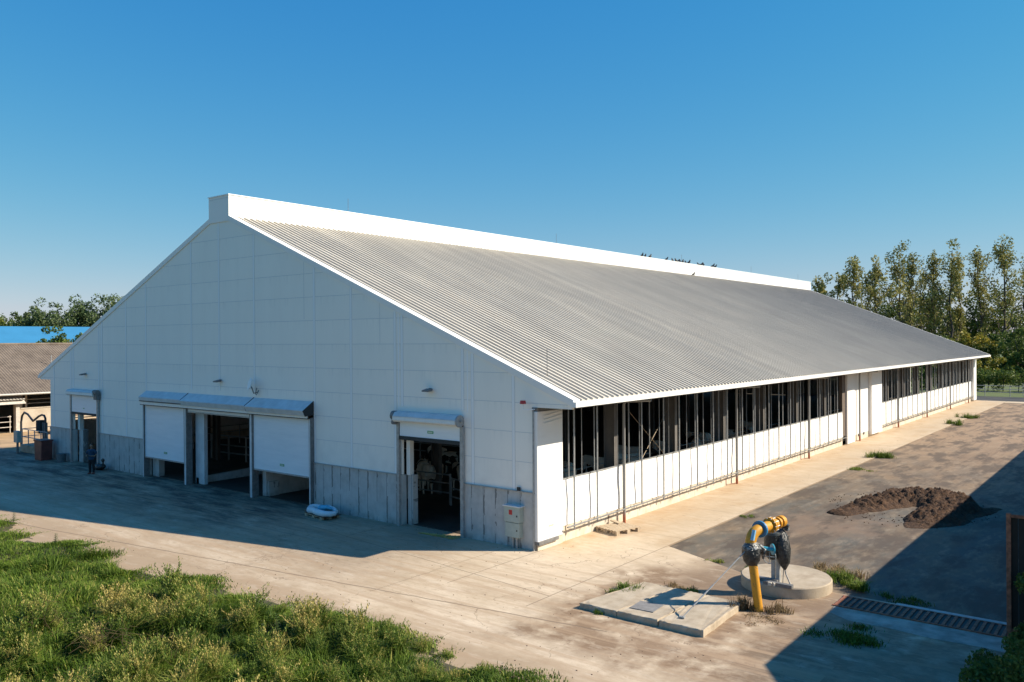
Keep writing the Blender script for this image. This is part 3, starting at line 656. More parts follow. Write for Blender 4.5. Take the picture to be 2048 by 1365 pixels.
# electrical cabinet and siren at the near corner
cb = MB(); cb.box(-1.25, -.52, -.30, -.04, .98, 1.56).box(-1.22, -.55, -.28, -.04, .42, .96); cbo = cb.build('meter_cabinet', MAT['boxgrey'], barn, bevel=.012)
MB().box(-1.30, -.47, -.34, -.04, 1.56, 1.60).build('lid', MAT['hood'], cbo)
MB().box(-1.02, -.86, -.304, -.30, 1.26, 1.44).build('warning_mark', MAT['red'], cbo)
MB().box(-.66, -.62, -.318, -.30, 1.2, 1.26).box(-.68, -.64, -.295, -.28, .66, .72).build('latch', MAT['dark'], cbo)
MB().tube([(-.95, -.14, .0), (-.95, -.14, .42)], .05, 8).tube([(-.78, -.14, .0), (-.78, -.14, .42)], .05, 8).build('conduit', MAT['galv'], cbo)
MB().box(-.8, -.66, -.09, -.045, 2.14, 2.27).build('socket', MAT['dark'], barn)
si = MB(); si.tube([(.0, -.02, 5.2), (-.05, -.28, 5.2), (-.32, -.3, 5.2), (-.32, -.3, 5.42)], .022, 6); sio = si.build('siren_arm', MAT['trim'], barn)
MB().tube([(-.32, -.3, 5.41), (-.32, -.3, 5.53)], [.12, .10], 12).build('siren', MAT['red'], sio)
MB().tube([(-.02, -.09, .0), (-.02, -.09, 5.2)], .03, 8).build('corner_pipe', MAT['galv'], barn)
# interior rails (fixed fittings of the barn)
def rails(name, pts, zs_, r=.028, post=1.9):
    mb = MB(); a, b = Vector(pts[0]), Vector(pts[1]); n = max(1, round((b-a).length/post))
    for z in zs_: mb.tube([(a.x, a.y, z), (b.x, b.y, z)], r, 6)
    for i in range(n+1):
        p = a.lerp(b, i/n); mb.tube([(p.x, p.y, 0), (p.x, p.y, max(zs_)+.06)], r*1.4, 6)
    return mb.build(name, MAT['galv'], barn)
rails('pen_rail', ((-10.9, 4.15, 0), (-8.2, 4.26, 0)), (.57, 1.02, 1.42), .035, 2.7)
rails('pen_rail', ((-8.05, 4.15, 0), (-6.4, 3.75, 0)), (.45, .85, 1.3), .035, 1.6)
rails('pen_rail', ((-31.5, 6.2, 0), (-26.2, 6.6, 0)), (.5, 1.0, 1.6), .045, 1.8)
rails('pen_rail', ((-27.5, 9.5, 0), (-25.5, 30, 0)), (.6, 1.1, 1.6), .035)
rails('pen_rail', ((-34.5, 14, 0), (-12.5, 14, 0)), (.6, 1.1, 1.6), .035)
rails('feed_rail', ((-4.2, 4.2, 0), (-4.2, 36, 0)), (.5, 1.0, 1.45)); rails('feed_rail', ((-4.2, 46, 0), (-4.2, 86, 0)), (.5, 1.0, 1.45))
rails('feed_rail', ((-37, 6.2, 0), (-37, 86, 0)), (.5, 1.0, 1.45))
MB().tube([(-26, 9, 3.1), (-15, 12, 3.3)], .05, 6).build('water_pipe', MAT['rollwhite'], barn)
# straw at the right door
st = MB()
for k in range(420):
    u, v2 = random.random(), random.random(); x = -5.3+u*1.75; y = -.62+v2*.62*u
    a = random.random()*6.28; l_ = .05+.1*random.random(); st.tube([(x, y, .012), (x+l_*math.cos(a), y+l_*math.sin(a), .02+.03*random.random())], .006, 3)
tag(st.build('scattered_straw', MAT['hay']), 'loose yellow straw spilled on the sill of the right-hand gable door', 'straw', kind='stuff')

# ================================================================== NEIGHBOURING BUILDINGS
nb = thing('neighbour_barn', 'low tin-roofed shed along the right side of the asphalt, its shadow across the yard', 'shed', (16.4, -1.08, 0))
MB().box(.6, .8, 1.0, 62, 0, 4.8).box(.8, 12, 1.0, 1.2, 0, 5.4).build('wall', MAT['wooddark'], nb)
m_ = MB(); m_.prism([(0, 4.94), (0, 5.0), (7, 9.0), (14, 5.0), (14, 4.94), (7, 8.9)], 63, 'y', 0); m_.build('roof', MAT['oldroof'], nb)
gt = thing('wall_gate', 'tall dark timber gate beside the drain at the right edge', 'gate', (15.02, -.25, 0))
g_ = MB()
for k in range(11): g_.box(.06+k*.17, .06+k*.17+.16, .03, .07, .05, 3.28)
g_.build('boards', simple('tarred_boards', (.025, .018, .013), .9), gt)
MB().box(-.03, .07, -.04, .1, 0, 3.32).box(1.9, 2.0, -.04, .1, 0, 3.32).box(.07, 1.9, -.02, .03, 3.22, 3.30).box(.07, 1.9, -.02, .03, .3, .42).build('frame', MAT['rust'], gt)

ob = thing('old_cowshed', 'old cowshed with brown fibre-cement roof and limewashed wall left of the barn', 'cowshed', (-60, 0, 0))
# long eave parallel to the barn; local x to the west is negative
def holes(y0, y1, ops, H):
    """wall strips round rectangular openings (y0,y1,z0,z1)"""
    mb = MB(); y = y0
    for (a, b, z0, z1) in sorted(ops):
        mb.box(-.3, 0, y, a, 0, H)
        if z0 > 0: mb.box(-.3, 0, a, b, 0, z0)
        if z1 < H: mb.box(-.3, 0, a, b, z1, H)
        y = b
    mb.box(-.3, 0, y, y1, 0, H); return mb
ops = [(.4, 4.85, 0, 3.0), (5.45, 16, 2.1, 3.4), (17, 26, 1.75, 3.2), (27, 37, 1.75, 3.2), (38, 48, 1.75, 3.2), (-14, -4, 1.75, 3.2)]
holes(-20, 60, ops, 3.5).build('wall', MAT['lime'], ob)
MB().box(-18, -17.7, -20, 60, 0, 3.5).box(-18, 0, -20.3, -20, 0, 3.5).build('wall', MAT['lime'], ob)
ssl = 4.15/10.3
prof = []; y = -20.6
mb = MB(); ys = []
while y < 60.6: ys += [(y, 0), (y+.09, .055), (y+.18, 0)]; y += .24
xa, xb = 1.3, -9.0
za, zb_ = 3.45, 7.6
for (x, z) in ((xa, za), (xb, zb_)):
    for (yy, hh) in ys: mb.v.append((x, yy, z+hh))
n = len(ys)
for (x, z) in ((xa, za-.08), (xb, zb_-.08)):
    for (yy, hh) in ys: mb.v.append((x, yy, z))
for i in range(n-1):
    mb.f.append((i, i+1, n+i+1, n+i)); mb.f.append((2*n+i, 3*n+i, 3*n+i+1, 2*n+i+1)); mb.f.append((i, 2*n+i, 2*n+i+1, i+1))
mb.build('roof_sheet', MAT['oldroof'], ob)
MB().prism([(-9.0, 7.6), (-9.0, 7.5), (-19.3, 3.4), (-19.3, 3.5)], 81, 'y', -20.6).build('roof_sheet', MAT['oldroof'], ob)
MB().tube([(-9, -20.6, 7.65), (-9, 60.4, 7.65)], .13, 8).build('ridge_cap', MAT['oldroof'], ob)
MB().tube([(1.38, -20, 3.40), (1.38, 60, 3.36)], .09, 8).build('gutter', simple('old_gutter', (.42, .40, .36), .5), ob)
MB().tube([(-9, -1, 7.6), (-9, -1, 8.6), (-8.4, -1, 8.9)], .06, 6).build('vent_pipe', MAT['galv'], ob)
MB().tube([(-8.5, 4, 7.4), (-8.5, 4, 8.5)], .03, 6).tube([(-4, 9.5, 5.5), (-4, 9.5, 6.6)], .04, 6).build('roof_mast', MAT['galv'], ob)
c_ = MB()
for k in range(20): c_.box(.3, 1.25, .1+k*.26, .1+k*.26+.15, 2.95, 3.0)
c_.box(.3, 1.2, 0, 5.2, 2.9, 2.95); c_.prism([(.1, 3.3), (1.3, 2.6), (1.3, 2.55), (.1, 3.25)], 5.3, 'y', -.05); c_.build('porch_sheet', simple('pale_corrugated', (.52, .48, .42), .7), ob)
MB().box(-.05, .04, 5.3, 16.1, 2.0, 2.1).box(-.12, -.02, 5.7, 5.85, 2.1, 3.4).box(-.12, -.02, 9.5, 9.65, 2.1, 3.4).build('window_frame', simple('worn_frame', (.45, .38, .30), .8), ob)
r_ = MB()
for z in (.5, .95, 1.4): r_.tube([(-.1, .5, z), (-.1, 4.6, z)], .035, 6)
for yy in (.6, 2.6, 4.5): r_.tube([(-.1, yy, 0), (-.1, yy, 1.5)], .04, 6)
r_.box(-.02, .12, 4.9, 5.2, 0, 3.0)
for z in (2.45, 2.8): r_.tube([(-.2, 5.5, z), (-.2, 16, z)], .03, 5)
r_.build('pen_rail', simple('pale_rail', (.5, .46, .40), .6), ob)
MB().box(-17.5, -.35, -19.8, 59.8, .0, .05).build('floor', MAT['manure'], ob)

# blue-roofed hall far left
bh = thing('blue_roofed_hall', 'distant hall with a long bright blue metal roof behind the old cowshed', 'hall', (-118, 40, 0), R(0))
MB().box(-16, 0, -40, 34, 0, 7.2).build('wall', simple('pale_hall_wall', (.5, .5, .48), .8), bh)
mb = MB(); mb.prism([(.8, 7.15), (.8, 7.3), (-8, 10.45), (-16.8, 7.3), (-16.8, 7.15)], 76, 'y', -41); mb.build('roof', MAT['blueroof'], bh)
mb = MB(); mb.box(.8, .95, -41, 35, 7.0, 7.35); mb.build('gutter', MAT['trim'], bh)
MB().tube([(2.5, -30, 0), (2.5, -30, 9.4), (1.4, -30, 9.7)], .18, 8).build('vent_pipe', MAT['galv'], bh)

# ================================================================== YARD OBJECTS
def bar(mb, a, b, r=.03, n=8): return mb.tube([a, b], r, n)
# round concrete cover
mh = MB(); mh.lathe([(1.34, -.1), (1.36, .02), (1.36, .30), (1.33, .335), (0.02, .335)], 64)
MC = (8.82, 1.28)
mho = mh.build('pit_cover', MAT['precast'], None, bevel=0); mho.location = (MC[0], MC[1], 0); mho.name = 'pit_cover'
for p in mho.data.polygons: p.use_smooth = True
mho.data.set_sharp_from_angle(angle=R(35))
tag(mho, 'large round concrete pit cover under the steel pump post', 'pit cover')
# long precast slab in two pieces + small lid
def slab(name, pts, h, mat, z0=0.0, bev=.025):
    mb = MB(); mb.prism(pts[::-1], h, 'z', z0); return mb.build(name, mat, None, bevel=bev)
A = Vector((4.86, -4.42)); B = Vector((8.72, -4.42)); C_ = Vector((8.60, -1.62)); D_ = Vector((5.35, -1.45))
def lerp2(a, b, t): return (a.x+(b.x-a.x)*t, a.y+(b.y-a.y)*t)
def piece(t0, t1): return [lerp2(A, B, t0), lerp2(A, B, t1), lerp2(D_, C_, t1), lerp2(D_, C_, t0)]
def rough(mb_obj):
    return mb_obj
for (t0, t1, lb) in ((0, .321, 'left precast concrete slab of three over the pit, with worn edges'), (.331, .652, 'middle precast concrete slab of three, carrying the small grey lid'), (.662, 1.0, 'right precast concrete slab of three, nearest the yellow pipe')):
    p = piece(t0, t1); r6 = np.random.default_rng(int(t0*100)+3); P4 = [(x-p[0][0], y-p[0][1]) for x, y in p]; ring = []
    for a_, b_ in zip(P4, P4[1:]+P4[:1]):
        for k in range(16): f_ = k/16; ring.append((a_[0]+(b_[0]-a_[0])*f_+r6.normal(0, .006), a_[1]+(b_[1]-a_[1])*f_+r6.normal(0, .006)))
    mb = MB(); hz_ = .185 if t0 else .17; nR = len(ring); cxm = sum(q[0] for q in ring)/nR; cym = sum(q[1] for q in ring)/nR
    for lv, (zz, sh) in enumerate(((-.02, 0), (hz_-.04, 0), (hz_-.012, .012), (hz_, .035))):
        for q in ring:
            chip = max(0, r6.normal(0, .016)) if lv >= 1 else 0; dx_, dy_ = cxm-q[0], cym-q[1]; dl = math.hypot(dx_, dy_); mb.v.append((q[0]+dx_/dl*(sh+chip), q[1]+dy_/dl*(sh+chip), zz-(chip*.6 if lv == 3 else 0)))
    for lv in range(3):
        for k in range(nR): k2 = (k+1) % nR; mb.f.append((lv*nR+k, lv*nR+k2, (lv+1)*nR+k2, (lv+1)*nR+k))
    mb.f.append(tuple(3*nR+k for k in range(nR))); o = mb.build('cover_slab', MAT['precast'])
    o.location = (p[0][0], p[0][1], 0); tag(o, lb, 'concrete slab', 'concrete slabs over the slurry pit')
lid = slab('lid_plate', [(-.36, -.36), (.36, -.36), (.36, .36), (-.36, .36)], .02, simple('grey_steel_plate', (.22, .21, .20), .6), 0, 0); lid.location = (6.62, -3.62, .18); lid.rotation_euler.z = R(4)
tag(lid, 'small square grey steel lid lying on the precast slabs', 'lid')

# yellow pipe with its elbow and horizontal run
yp = thing('yellow_standpipe', 'yellow standpipe with blue flange, bent over the round pit cover', 'pipe', (9.04, -1.52, 0))
MB().tube([(.02, 0, -.05), (-.10, 0, .9), (-.20, .02, 1.6)], .125, 20).build('riser', MAT['yellow'], yp, smooth=True)
w_ = MB(); w_.tube([(-.18, 0, 1.28), (-.19, 0, 1.4), (-.2, 0, 1.6), (-.22, 0, 1.8), (-.22, 0, 1.88)], [.15, .23, .27, .25, .16], 16); wo = w_.build('plastic_wrap', MAT['wrap'], yp, smooth=True)
w2 = MB(); w2.tube([(-.2, .0, 1.74), (-.21, 0, 1.84), (-.22, 0, 1.93)], [.27, .25, .14], 14).tube([(-.08, .1, 1.82), (.08, .2, 1.7), (.06, .22, 1.45)], [.1, .1, .03], 8); w2.build('plastic_sheet', MAT['clear'], yp, smooth=True)
e_ = MB(); pts = []
for k in range(9):
    a = k/8*math.pi/2; pts.append((-.22+.12*(1-math.cos(a)), .36*(1-math.cos(a)), 1.88+.36*math.sin(a)))
e_.tube(pts, .155, 18); e_.build('elbow', MAT['yellow'], yp, smooth=True)
f_ = MB(); d = Vector((.12, .9, .02)).normalized(); q0 = Vector(pts[-1])
f_.tube([q0, q0+d*.07], .24, 22); f_.build('blue_flange', MAT['bluepaint'], yp)
MB().tube([Vector((-.1, -.16, 2.02)), Vector((-.08, -.06, 2.3))], .06, 8).build('blue_patch', simple('pale_blue_paint', (.25, .50, .68), .5), yp, smooth=True)
MB().tube([q0+d*.07, q0+d*.62], .15, 20).build('cross_pipe', MAT['yellow'], yp, smooth=True)
MB().tube([q0+d*.58, q0+d*.65], .23, 22).tube([q0+d*.69, q0+d*.76], .22, 22).build('flange', MAT['yellow'], yp)
MB().tube([q0+d*.66, q0+d*1.2], .135, 18).build('cross_pipe', MAT['yellow'], yp, smooth=True)
MB().tube([q0+d*.98, q0+d*1.05], .18, 20).tube([q0+d*1.18, q0+d*1.34], .175, 20).build('flange', MAT['yellow'], yp)
MB().tube([(-.05, .12, 1.78), (.28, .35, 1.72)], .055, 8).tube([(.28, .35, 1.72), (.30, .37, 1.72)], .16, 16).build('valve_arm', simple('teal_paint', (.03, .30, .42), .45), yp)
bt = MB()
for k in range(10):
    a = k*math.pi/5; u = Vector((1, -.13, 0)).normalized(); v2 = d.cross(u)
    bt.tube([q0+d*.55+(u*math.cos(a)+v2*math.sin(a))*.21, q0+d*.80+(u*math.cos(a)+v2*math.sin(a))*.21], .018, 5)
bt.build('bolts', MAT['galv'], yp)
hw = MB()
a0 = Vector((.20, .34, 1.5))
ring = [a0+Vector((.17*math.cos(k*math.pi/8), .05*math.cos(k*math.pi/8), .2*math.sin(k*math.pi/8))) for k in range(17)]
hw.tube(ring, .014, 6, caps=False).tube([ring[0], ring[8]], .012, 5).tube([ring[4], ring[12]], .012, 5); hw.build('hand_wheel', MAT['galv'], yp)

# pump motor post
mp = thing('pump_post', 'steel pump post with motor wrapped in black plastic on the round pit cover', 'pump', (8.82, .45, .335))
MB().box(-.13, -.02, -.07, .05, 0, 1.5).box(.02, .13, -.07, .05, 0, 1.5).build('post', MAT['galv'], mp)
MB().box(-.22, .65, -.5, -.34, -.0, .10).box(-.65, .1, -.2, -.02, 0, .09).build('foot_beam', MAT['galvdark'], mp)
mt = MB(); mt.tube([(-.08, -.08, .72), (-.08, -.1, .86), (-.07, -.1, 1.3), (-.07, -.1, 1.46)], [.15, .24, .26, .27], 18); mt.build('motor', MAT['wrap'], mp, smooth=True)
MB().tube([(-.07, -.1, 1.46), (-.07, -.1, 1.53), (-.07, -.1, 1.57)], [.27, .26, .12], 20).build('motor_cap', simple('dark_grey_paint', (.06, .07, .075), .35, spec=.6), mp, smooth=True)
tp = MB(); tp.tube([(.12, .05, 1.62), (.16, .0, 1.4), (.22, -.02, 1.0), (.27, -.05, .62), (.29, -.06, .42)], [.08, .21, .24, .17, .04], 14); tp.build('tarpaulin', MAT['wrap'], mp, smooth=True)
MB().tube([(.29, -.06, .44), (.34, -.1, .3), (.52, -.22, .04)], .022, 6).tube([(.26, -.08, .45), (.26, -.16, 0)], .012, 5).build('strap', MAT['galvdark'], mp)
MB().tube([(-.05, .02, 1.5), (.02, .1, 1.75), (.08, .12, 1.9)], [.12, .1, .12], 12).tube([(.05, .1, 1.7), (.3, .1, 1.66)], .06, 8).tube([(.3, .1, 1.58), (.3, .1, 1.76)], .08, 8).build('coupling', MAT['clear'], mp, smooth=True)
MB().tube([(.36, .06, .9), (.36, .04, 1.42), (.42, .04, 1.44)], .014, 5).build('rod', MAT['galvdark'], mp)
MB().box(-.05, .06, -.56, -.5, .0, .1).box(.1, .16, -.56, -.5, .0, .1).build('bolts', MAT['cream'], mp)

# stay rod from the wrapped valve to the slab
sr = MB(); a, b = Vector((8.80, -1.62, 1.78)), Vector((7.86, -3.86, .215))
sr.tube([a, a.lerp(b, .5), b], .014, 6).tube([a.lerp(b, .55), a.lerp(b, .85)], .022, 6).box(b.x-.1, b.x+.06, b.y-.04, b.y+.04, .185, .22)
ro = sr.build('stay_rod', MAT['galv']); tag(ro, 'thin slanting steel stay rod between yellow pipe and concrete slab', 'stay rod')

# drain grate
dg_ = thing('drain_grate', 'rusty barred drain channel running from the pit cover to the dark gate', 'drain', (10.55, .28, 0))
fr = MB(); fr.box(0, 4.5, -.06, 0, .005, .03).box(0, 4.5, .96, 1.02, .005, .03); fr.build('frame', MAT['rust'], dg_)
MB().box(0, 4.5, 0, .96, .004, .008).build('channel', MAT['dark'], dg_)
brs = MB()
for k in range(26): brs.box(.04+k*.175, .04+k*.175+.08, -.0, .96, .010, .034)
brs.build('grate', MAT['rust'], dg_)
st_ = MB(); st_.prism([(10.7, -.45), (11.3, -.85), (12.3, -.8), (13.4, -.95), (14.6, -.85), (16.2, -1.1), (16.4, .16), (10.62, .16)][::-1], .012, 'z', .0)
tag(st_.build('kerb', simple('pale_drain_kerb', (.33, .30, .25), .85, var=.45, scale=1.8)), kind='structure')
MB_ = MB(); MB_.box(12.0, 16, 1.32, 1.5, -.02, .03); tag(MB_.build('kerb', simple('pale_drain_edge', (.5, .48, .44), .85)), kind='structure')

# pallets
def make_pallet(name, label, loc, rz, group=None, blocks=True):
    t = thing(name, label, 'pallet', loc, rz, group)
    for i in range(7):
        x = -.6+i*.175
        MB().box(x, x+.12, -.4, .4, .118, .138).build('top_board', MAT['wood'], t)
    for y in (-.4, -.05, .3):
        MB().box(-.6, .6, y, y+.1, .098, .118).build('stringer', MAT['wood'], t)
        MB().box(-.6, .6, y, y+.1, .0, .02).build('bottom_board', MAT['wood'], t)
        for x in (-.6, -.07, .46): MB().box(x, x+.14, y, y+.1, .02, .098).build('block', MAT['wood'], t)
    return t
p1 = make_pallet('pallet', 'weathered wooden pallet lying on the concrete by the barn side', (.80, 4.5, .0), R(-14)); p1.scale = (1.0, 1.7, 1.35)
bd = MB(); bd.box(-.5, .5, -.09, .09, 0, .04); bo = bd.build('loose_board', MAT['wood']); bo.location = (.42, 5.0, .205); bo.rotation_euler = (0, .08, R(-18)); tag(bo, 'short loose board on the left end of the weathered pallet', 'board')
bo.scale = (.55, 1.2, 1)
p2 = make_pallet('pallet', 'wooden pallet under the curled white bag before the triple door', (-11.1, -.95, .0), R(-8)); p2.scale = (1.2, 1.1, 1)
bg_ = thing('bulk_bag', 'slumped white and pale blue bulk bag curled on the pallet by the concrete wall', 'bag', (-11.1, -.95, .138), R(-8))
ub = MB(); pts = []; rs = []
for k in range(15):
    t = k/14; a = R(50)+t*R(230); pts.append((-.15+.62*math.cos(a), .40*math.sin(a), .15+.03*math.sin(k))); rs.append(.13)
pts = [(.72, .30, .14)]+[(.4, .38, .15)]+pts[1:]+[(.35, -.40, .15), (.75, -.34, .14), (.95, -.12, .13), (.95, .1, .12)]; rs = [.08, .12]+rs[1:]+[.14, .13, .12, .09]
ub.tube(pts, rs, 14); ub.build('bag_roll', MAT['bag'], bg_, smooth=True)
MB().ball((-.1, .02, .10), (.34, .20, .10), 14, 9).tube([(-.1, 0, .2), (.3, .1, .3), (.5, .2, .22)], [.16, .1, .04], 10).build('blue_lining', MAT['bagblue'], bg_, smooth=True)
MB().box(-.72, .9, -.44, .44, 0, .035).build('base_sheet', MAT['wrap'], bg_)

# dung heap: a crescent of dark clods
def vnoise0(x, y, s, seed):
    r = np.random.default_rng(seed); G = r.random((64, 64)); u = (x/s) % 63; v = (y/s) % 63
    i = u.astype(int); j = v.astype(int); fu = u-i; fv = v-j; fu = fu*fu*(3-2*fu); fv = fv*fv*(3-2*fv)
    return (G[i, j]*(1-fu)+G[i+1, j]*fu)*(1-fv)+(G[i, j+1]*(1-fu)+G[i+1, j+1]*fu)*fv
def blobby(name, path, widths, heights, res, mat, seed):
    """height field along a curved ridge, built as a closed grid"""
    rg = np.random.default_rng(seed)
    P = np.array(path); xs = np.arange(P[:, 0].min()-1.6, P[:, 0].max()+1.6, res); ys = np.arange(P[:, 1].min()-1.6, P[:, 1].max()+1.6, res)
    X, Y = np.meshgrid(xs, ys); H = np.zeros_like(X)
    for i in range(len(P)-1):
        for t in np.linspace(0, 1, 14):
            p = P[i]*(1-t)+P[i+1]*t; wd = widths[i]*(1-t)+widths[i+1]*t; hh = heights[i]*(1-t)+heights[i+1]*t
            d2 = ((X-p[0])**2+(Y-p[1])**2)/wd**2; H = np.maximum(H, hh*np.clip(1-d2, 0, 1)**.9)
    N = np.zeros_like(X)
    for k in range(2600):
        cx_, cy_ = rg.uniform(xs[0], xs[-1]), rg.uniform(ys[0], ys[-1]); r = rg.uniform(.05, .17)
        N = np.maximum(N, (r*.8)*np.sqrt(np.clip(1-((X-cx_)**2+(Y-cy_)**2)/r**2, 0, 1)))
    N += rg.normal(0, .03, X.shape)
    BG = sum(vnoise0(X+40*k_, Y, s_, seed+k_)*a_ for k_, (s_, a_) in enumerate(((1.3, .5), (.6, .3), (.3, .2)))); H = H*(.35+1.25*BG)-.10*(1-BG); H = np.clip(H, 0, 9)
    Z = np.where(H > .02, H*.85+N*np.clip(H*4, 0, 1), -.06) - .02
    V = np.stack([X.ravel(), Y.ravel(), Z.ravel()], 1); nx, ny = len(xs), len(ys)
    idx = np.arange(nx*ny).reshape(ny, nx); F = np.stack([idx[:-1, :-1].ravel(), idx[:-1, 1:].ravel(), idx[1:, 1:].ravel(), idx[1:, :-1].ravel()], 1)
    keep = Z.ravel()[F].max(1) > -.03
    F = F[keep]; used_, inv = np.unique(F, return_inverse=True)
    o = npmesh(name, V[used_], [inv.reshape(F.shape)], np.zeros(len(used_)), mat)
    return o
dh = blobby('dung_heap', [(6.9, 13.5), (7.7, 16.3), (8.6, 18.4), (9.9, 18.8), (10.6, 16.9), (10.5, 14.4), (10.1, 12.6)], [.7, 1.1, 1.4, 1.5, 1.5, 1.3, .7], [.16, .42, .55, .62, .5, .34, .12], .05, MAT['dung'], 5)
dh.location.z = -.045; tag(dh, 'crescent-shaped heap of dark brown dung on the asphalt', 'dung heap')
dh2 = blobby('dung_heap', [(11.2, 16.8), (12.1, 18.4)], [.9, .6], [.22, .1], .055, MAT['dung'], 6); dh2.location.z = -.045
tag(dh2, 'low tail of dung in the shade right of the crescent heap', 'dung heap')

for i in range(1):
    cl_ = MB(); r5 = np.random.default_rng(31)
    for k in range(260):
        a_ = r5.uniform(0, 6.28); x, y = 8.9+2.9*math.cos(a_)*r5.uniform(.5, 1.25), 16.4+3.6*math.sin(a_)*r5.uniform(.5, 1.25); s = r5.uniform(.012, .035)*r5.uniform(.7, 1.5)
        s = min(s, .03); cl_.ball((x, y, -.04+s*.4), (s, s*r5.uniform(.6, 1), s*.7), 6, 4)
    tag(cl_.build('dung_crumbs', MAT['dung']), 'loose dark crumbs scattered round the dung heap', 'crumbs', kind='stuff')
# left corner: bins, vault, pump and rails
b1 = thing('waste_bin', 'tall red-brown plastic bin at the left corner of the barn', 'bin', (-40.3, -.75, 0))
MB().prism([(-.5, 0), (.5, 0), (.58, 1.25), (-.58, 1.25)], .7, 'y', -.35).build('tub', MAT['bin'], b1, bevel=.03)
MB().box(-.6, .6, -.4, .4, 1.25, 1.34).build('lid', MAT['bin'], b1, bevel=.02)
b2 = thing('bucket', 'small grey bucket between the red-brown bin and the left gable door', 'bucket', (-38.3, -.45, 0))
MB().tube([(0, 0, 0), (0, 0, .5)], [.24, .30], 16).build('pail', MAT['bingrey'], b2)
MB().tube([(0, 0, .5), (0, 0, .53)], .32, 16).build('rim', MAT['bingrey'], b2)
bb = MB(); bb.ball((0, 0, .17), (.48, .28, .2), 12, 8).ball((.3, .05, .22), (.25, .22, .16), 10, 7).tube([(.4, 0, .2), (.55, 0, .45), (.6, -.05, .58)], [.05, .05, .03], 8).ball((.58, -.03, .62), (.13, .1, .12), 8, 6)
bbo = bb.build('tool_bag', MAT['wrap'], None, smooth=True); bbo.location = (-32.9, -.55, 0); tag(bbo, 'black slumped bag with an upright strap beside the left gable door', 'bag')
va = MB(); va.box(-4.4, 0, -.0, 5.0, -.02, .5); vo = va.build('pit_wall', MAT['precast'], None, bevel=.03); vo.location = (-41.9, .1, 0)
tag(vo, 'raised concrete pit deck left of the barn carrying rails and a pump', 'pit')
rl = thing('guard_rail', 'grey steel guard rail round the raised pit left of the barn', 'railing', (-46.2, .2, .5))
for z in (.55, 1.1): MB().tube([(0, 0, z), (4.2, 0, z)], .03, 6).tube([(0, 0, z), (0, 4.6, z)], .03, 6).tube([(0, 4.6, z), (4.2, 4.6, z)], .03, 6).build('rail', MAT['galv'], rl)
for (x, y) in ((0, 0), (1.05, 0), (2.1, 0), (3.15, 0), (4.2, 0), (0, 2.3), (0, 4.6), (2.1, 4.6), (4.2, 4.6)): MB().tube([(x, y, 0), (x, y, 1.12)], .035, 6).build('post', MAT['galv'], rl)
vp = thing('slurry_pump', 'slurry pump on a steel column with a curved black hose left of the barn', 'pump', (-44.4, 1.0, .48))
MB().box(-.2, -.04, -.1, .1, 0, 1.6).box(.06, .22, -.1, .1, 0, 1.6).build('column', MAT['galvdark'], vp)
MB().tube([(-.5, -.1, 1.0), (-.5, -.1, 1.75)], .28, 14).tube([(-.5, -.1, .8), (-.5, -.1, 1.0)], .12, 10).build('motor', MAT['dark'], vp)
MB().tube([(.1, 0, .2), (.12, 0, 1.4), (.1, 0, 1.9), (-.1, .0, 2.1), (-.5, 0, 2.12), (-1.0, 0, 2.0), (-1.6, 0, 1.75), (-2.0, 0, 1.6), (-2.4, 0, 1.8), (-2.9, 0, 2.05), (-3.5, 0, 2.15), (-3.9, 0, 1.9), (-4.1, 0, 1.4), (-4.1, 0, -.4)], .075, 10).build('hose', simple('black_hose', (.035, .035, .04), .5), vp, smooth=True)
wv = thing('wrapped_valve', 'plastic-wrapped valve standpipe at the left edge of the yard', 'valve', (-45.9, -1.7, 0))
MB().tube([(0, 0, 0), (0, 0, .7)], .14, 10).build('stub', MAT['bluepaint'], wv)
MB().tube([(0, 0, .5), (0, 0, .7), (0, 0, 1.4), (.05, 0, 2.3), (0, 0, 2.7)], [.22, .34, .28, .26, .12], 12).build('plastic_wrap', MAT['clear'], wv, smooth=True)
wc = thing('control_cabinet', 'small grey control cabinet on a post before the left pit rails', 'cabinet', (-44.9, -.6, 0))
MB().box(-.08, .08, -.05, .05, 0, .9).build('post', MAT['galvdark'], wc); MB().box(-.32, .32, -.14, .14, .8, 1.6).build('box', MAT['boxgrey'], wc, bevel=.02)
bn = thing('plank_stack', 'stack of pale planks leaning by the limewashed cowshed wall', 'planks', (-56.5, 8.5, 0))
for k in range(5): MB().box(-.6, .6, -2.2+.2*k, 1.8+.15*k, .35*k, .35*k+.14).build('plank', MAT['wood'] if k % 2 else MAT['wooddark'], bn)

# far-end fence and gates beyond the barn
ff = thing('pasture_fence', 'grey steel rail fence crossing the grass beyond the far end of the barn', 'fence', (-6, 99.5, 0))
for z in (.45, .85, 1.3): MB().tube([(0, 0, z), (40, 0, z)], .035, 5).build('rail', MAT['galv'], ff)
for k in range(15): MB().tube([(k*2.85, 0, -.1), (k*2.85, 0, 1.4)], .05, 6).build('post', MAT['galv'], ff)
for (x, lb) in ((4.2, 'steel bar gate in the pasture fence, left of two'), (11.4, 'steel bar gate in the pasture fence, right of two')):
    fg = thing('field_gate', lb, 'gate', (x, 97.6, 0), 0, 'gates in the pasture fence')
    fm = MB()
    for k in range(7): bar(fm, (k*.4, 0, .2), (k*.4, 0, 1.7), .03, 5)
    fm.build('bars', MAT['galv'], fg)
    bar(bar(MB(), (0, 0, .2), (2.4, 0, .2), .04), (0, 0, 1.7), (2.4, 0, 1.7), .04).build('frame', MAT['galv'], fg)

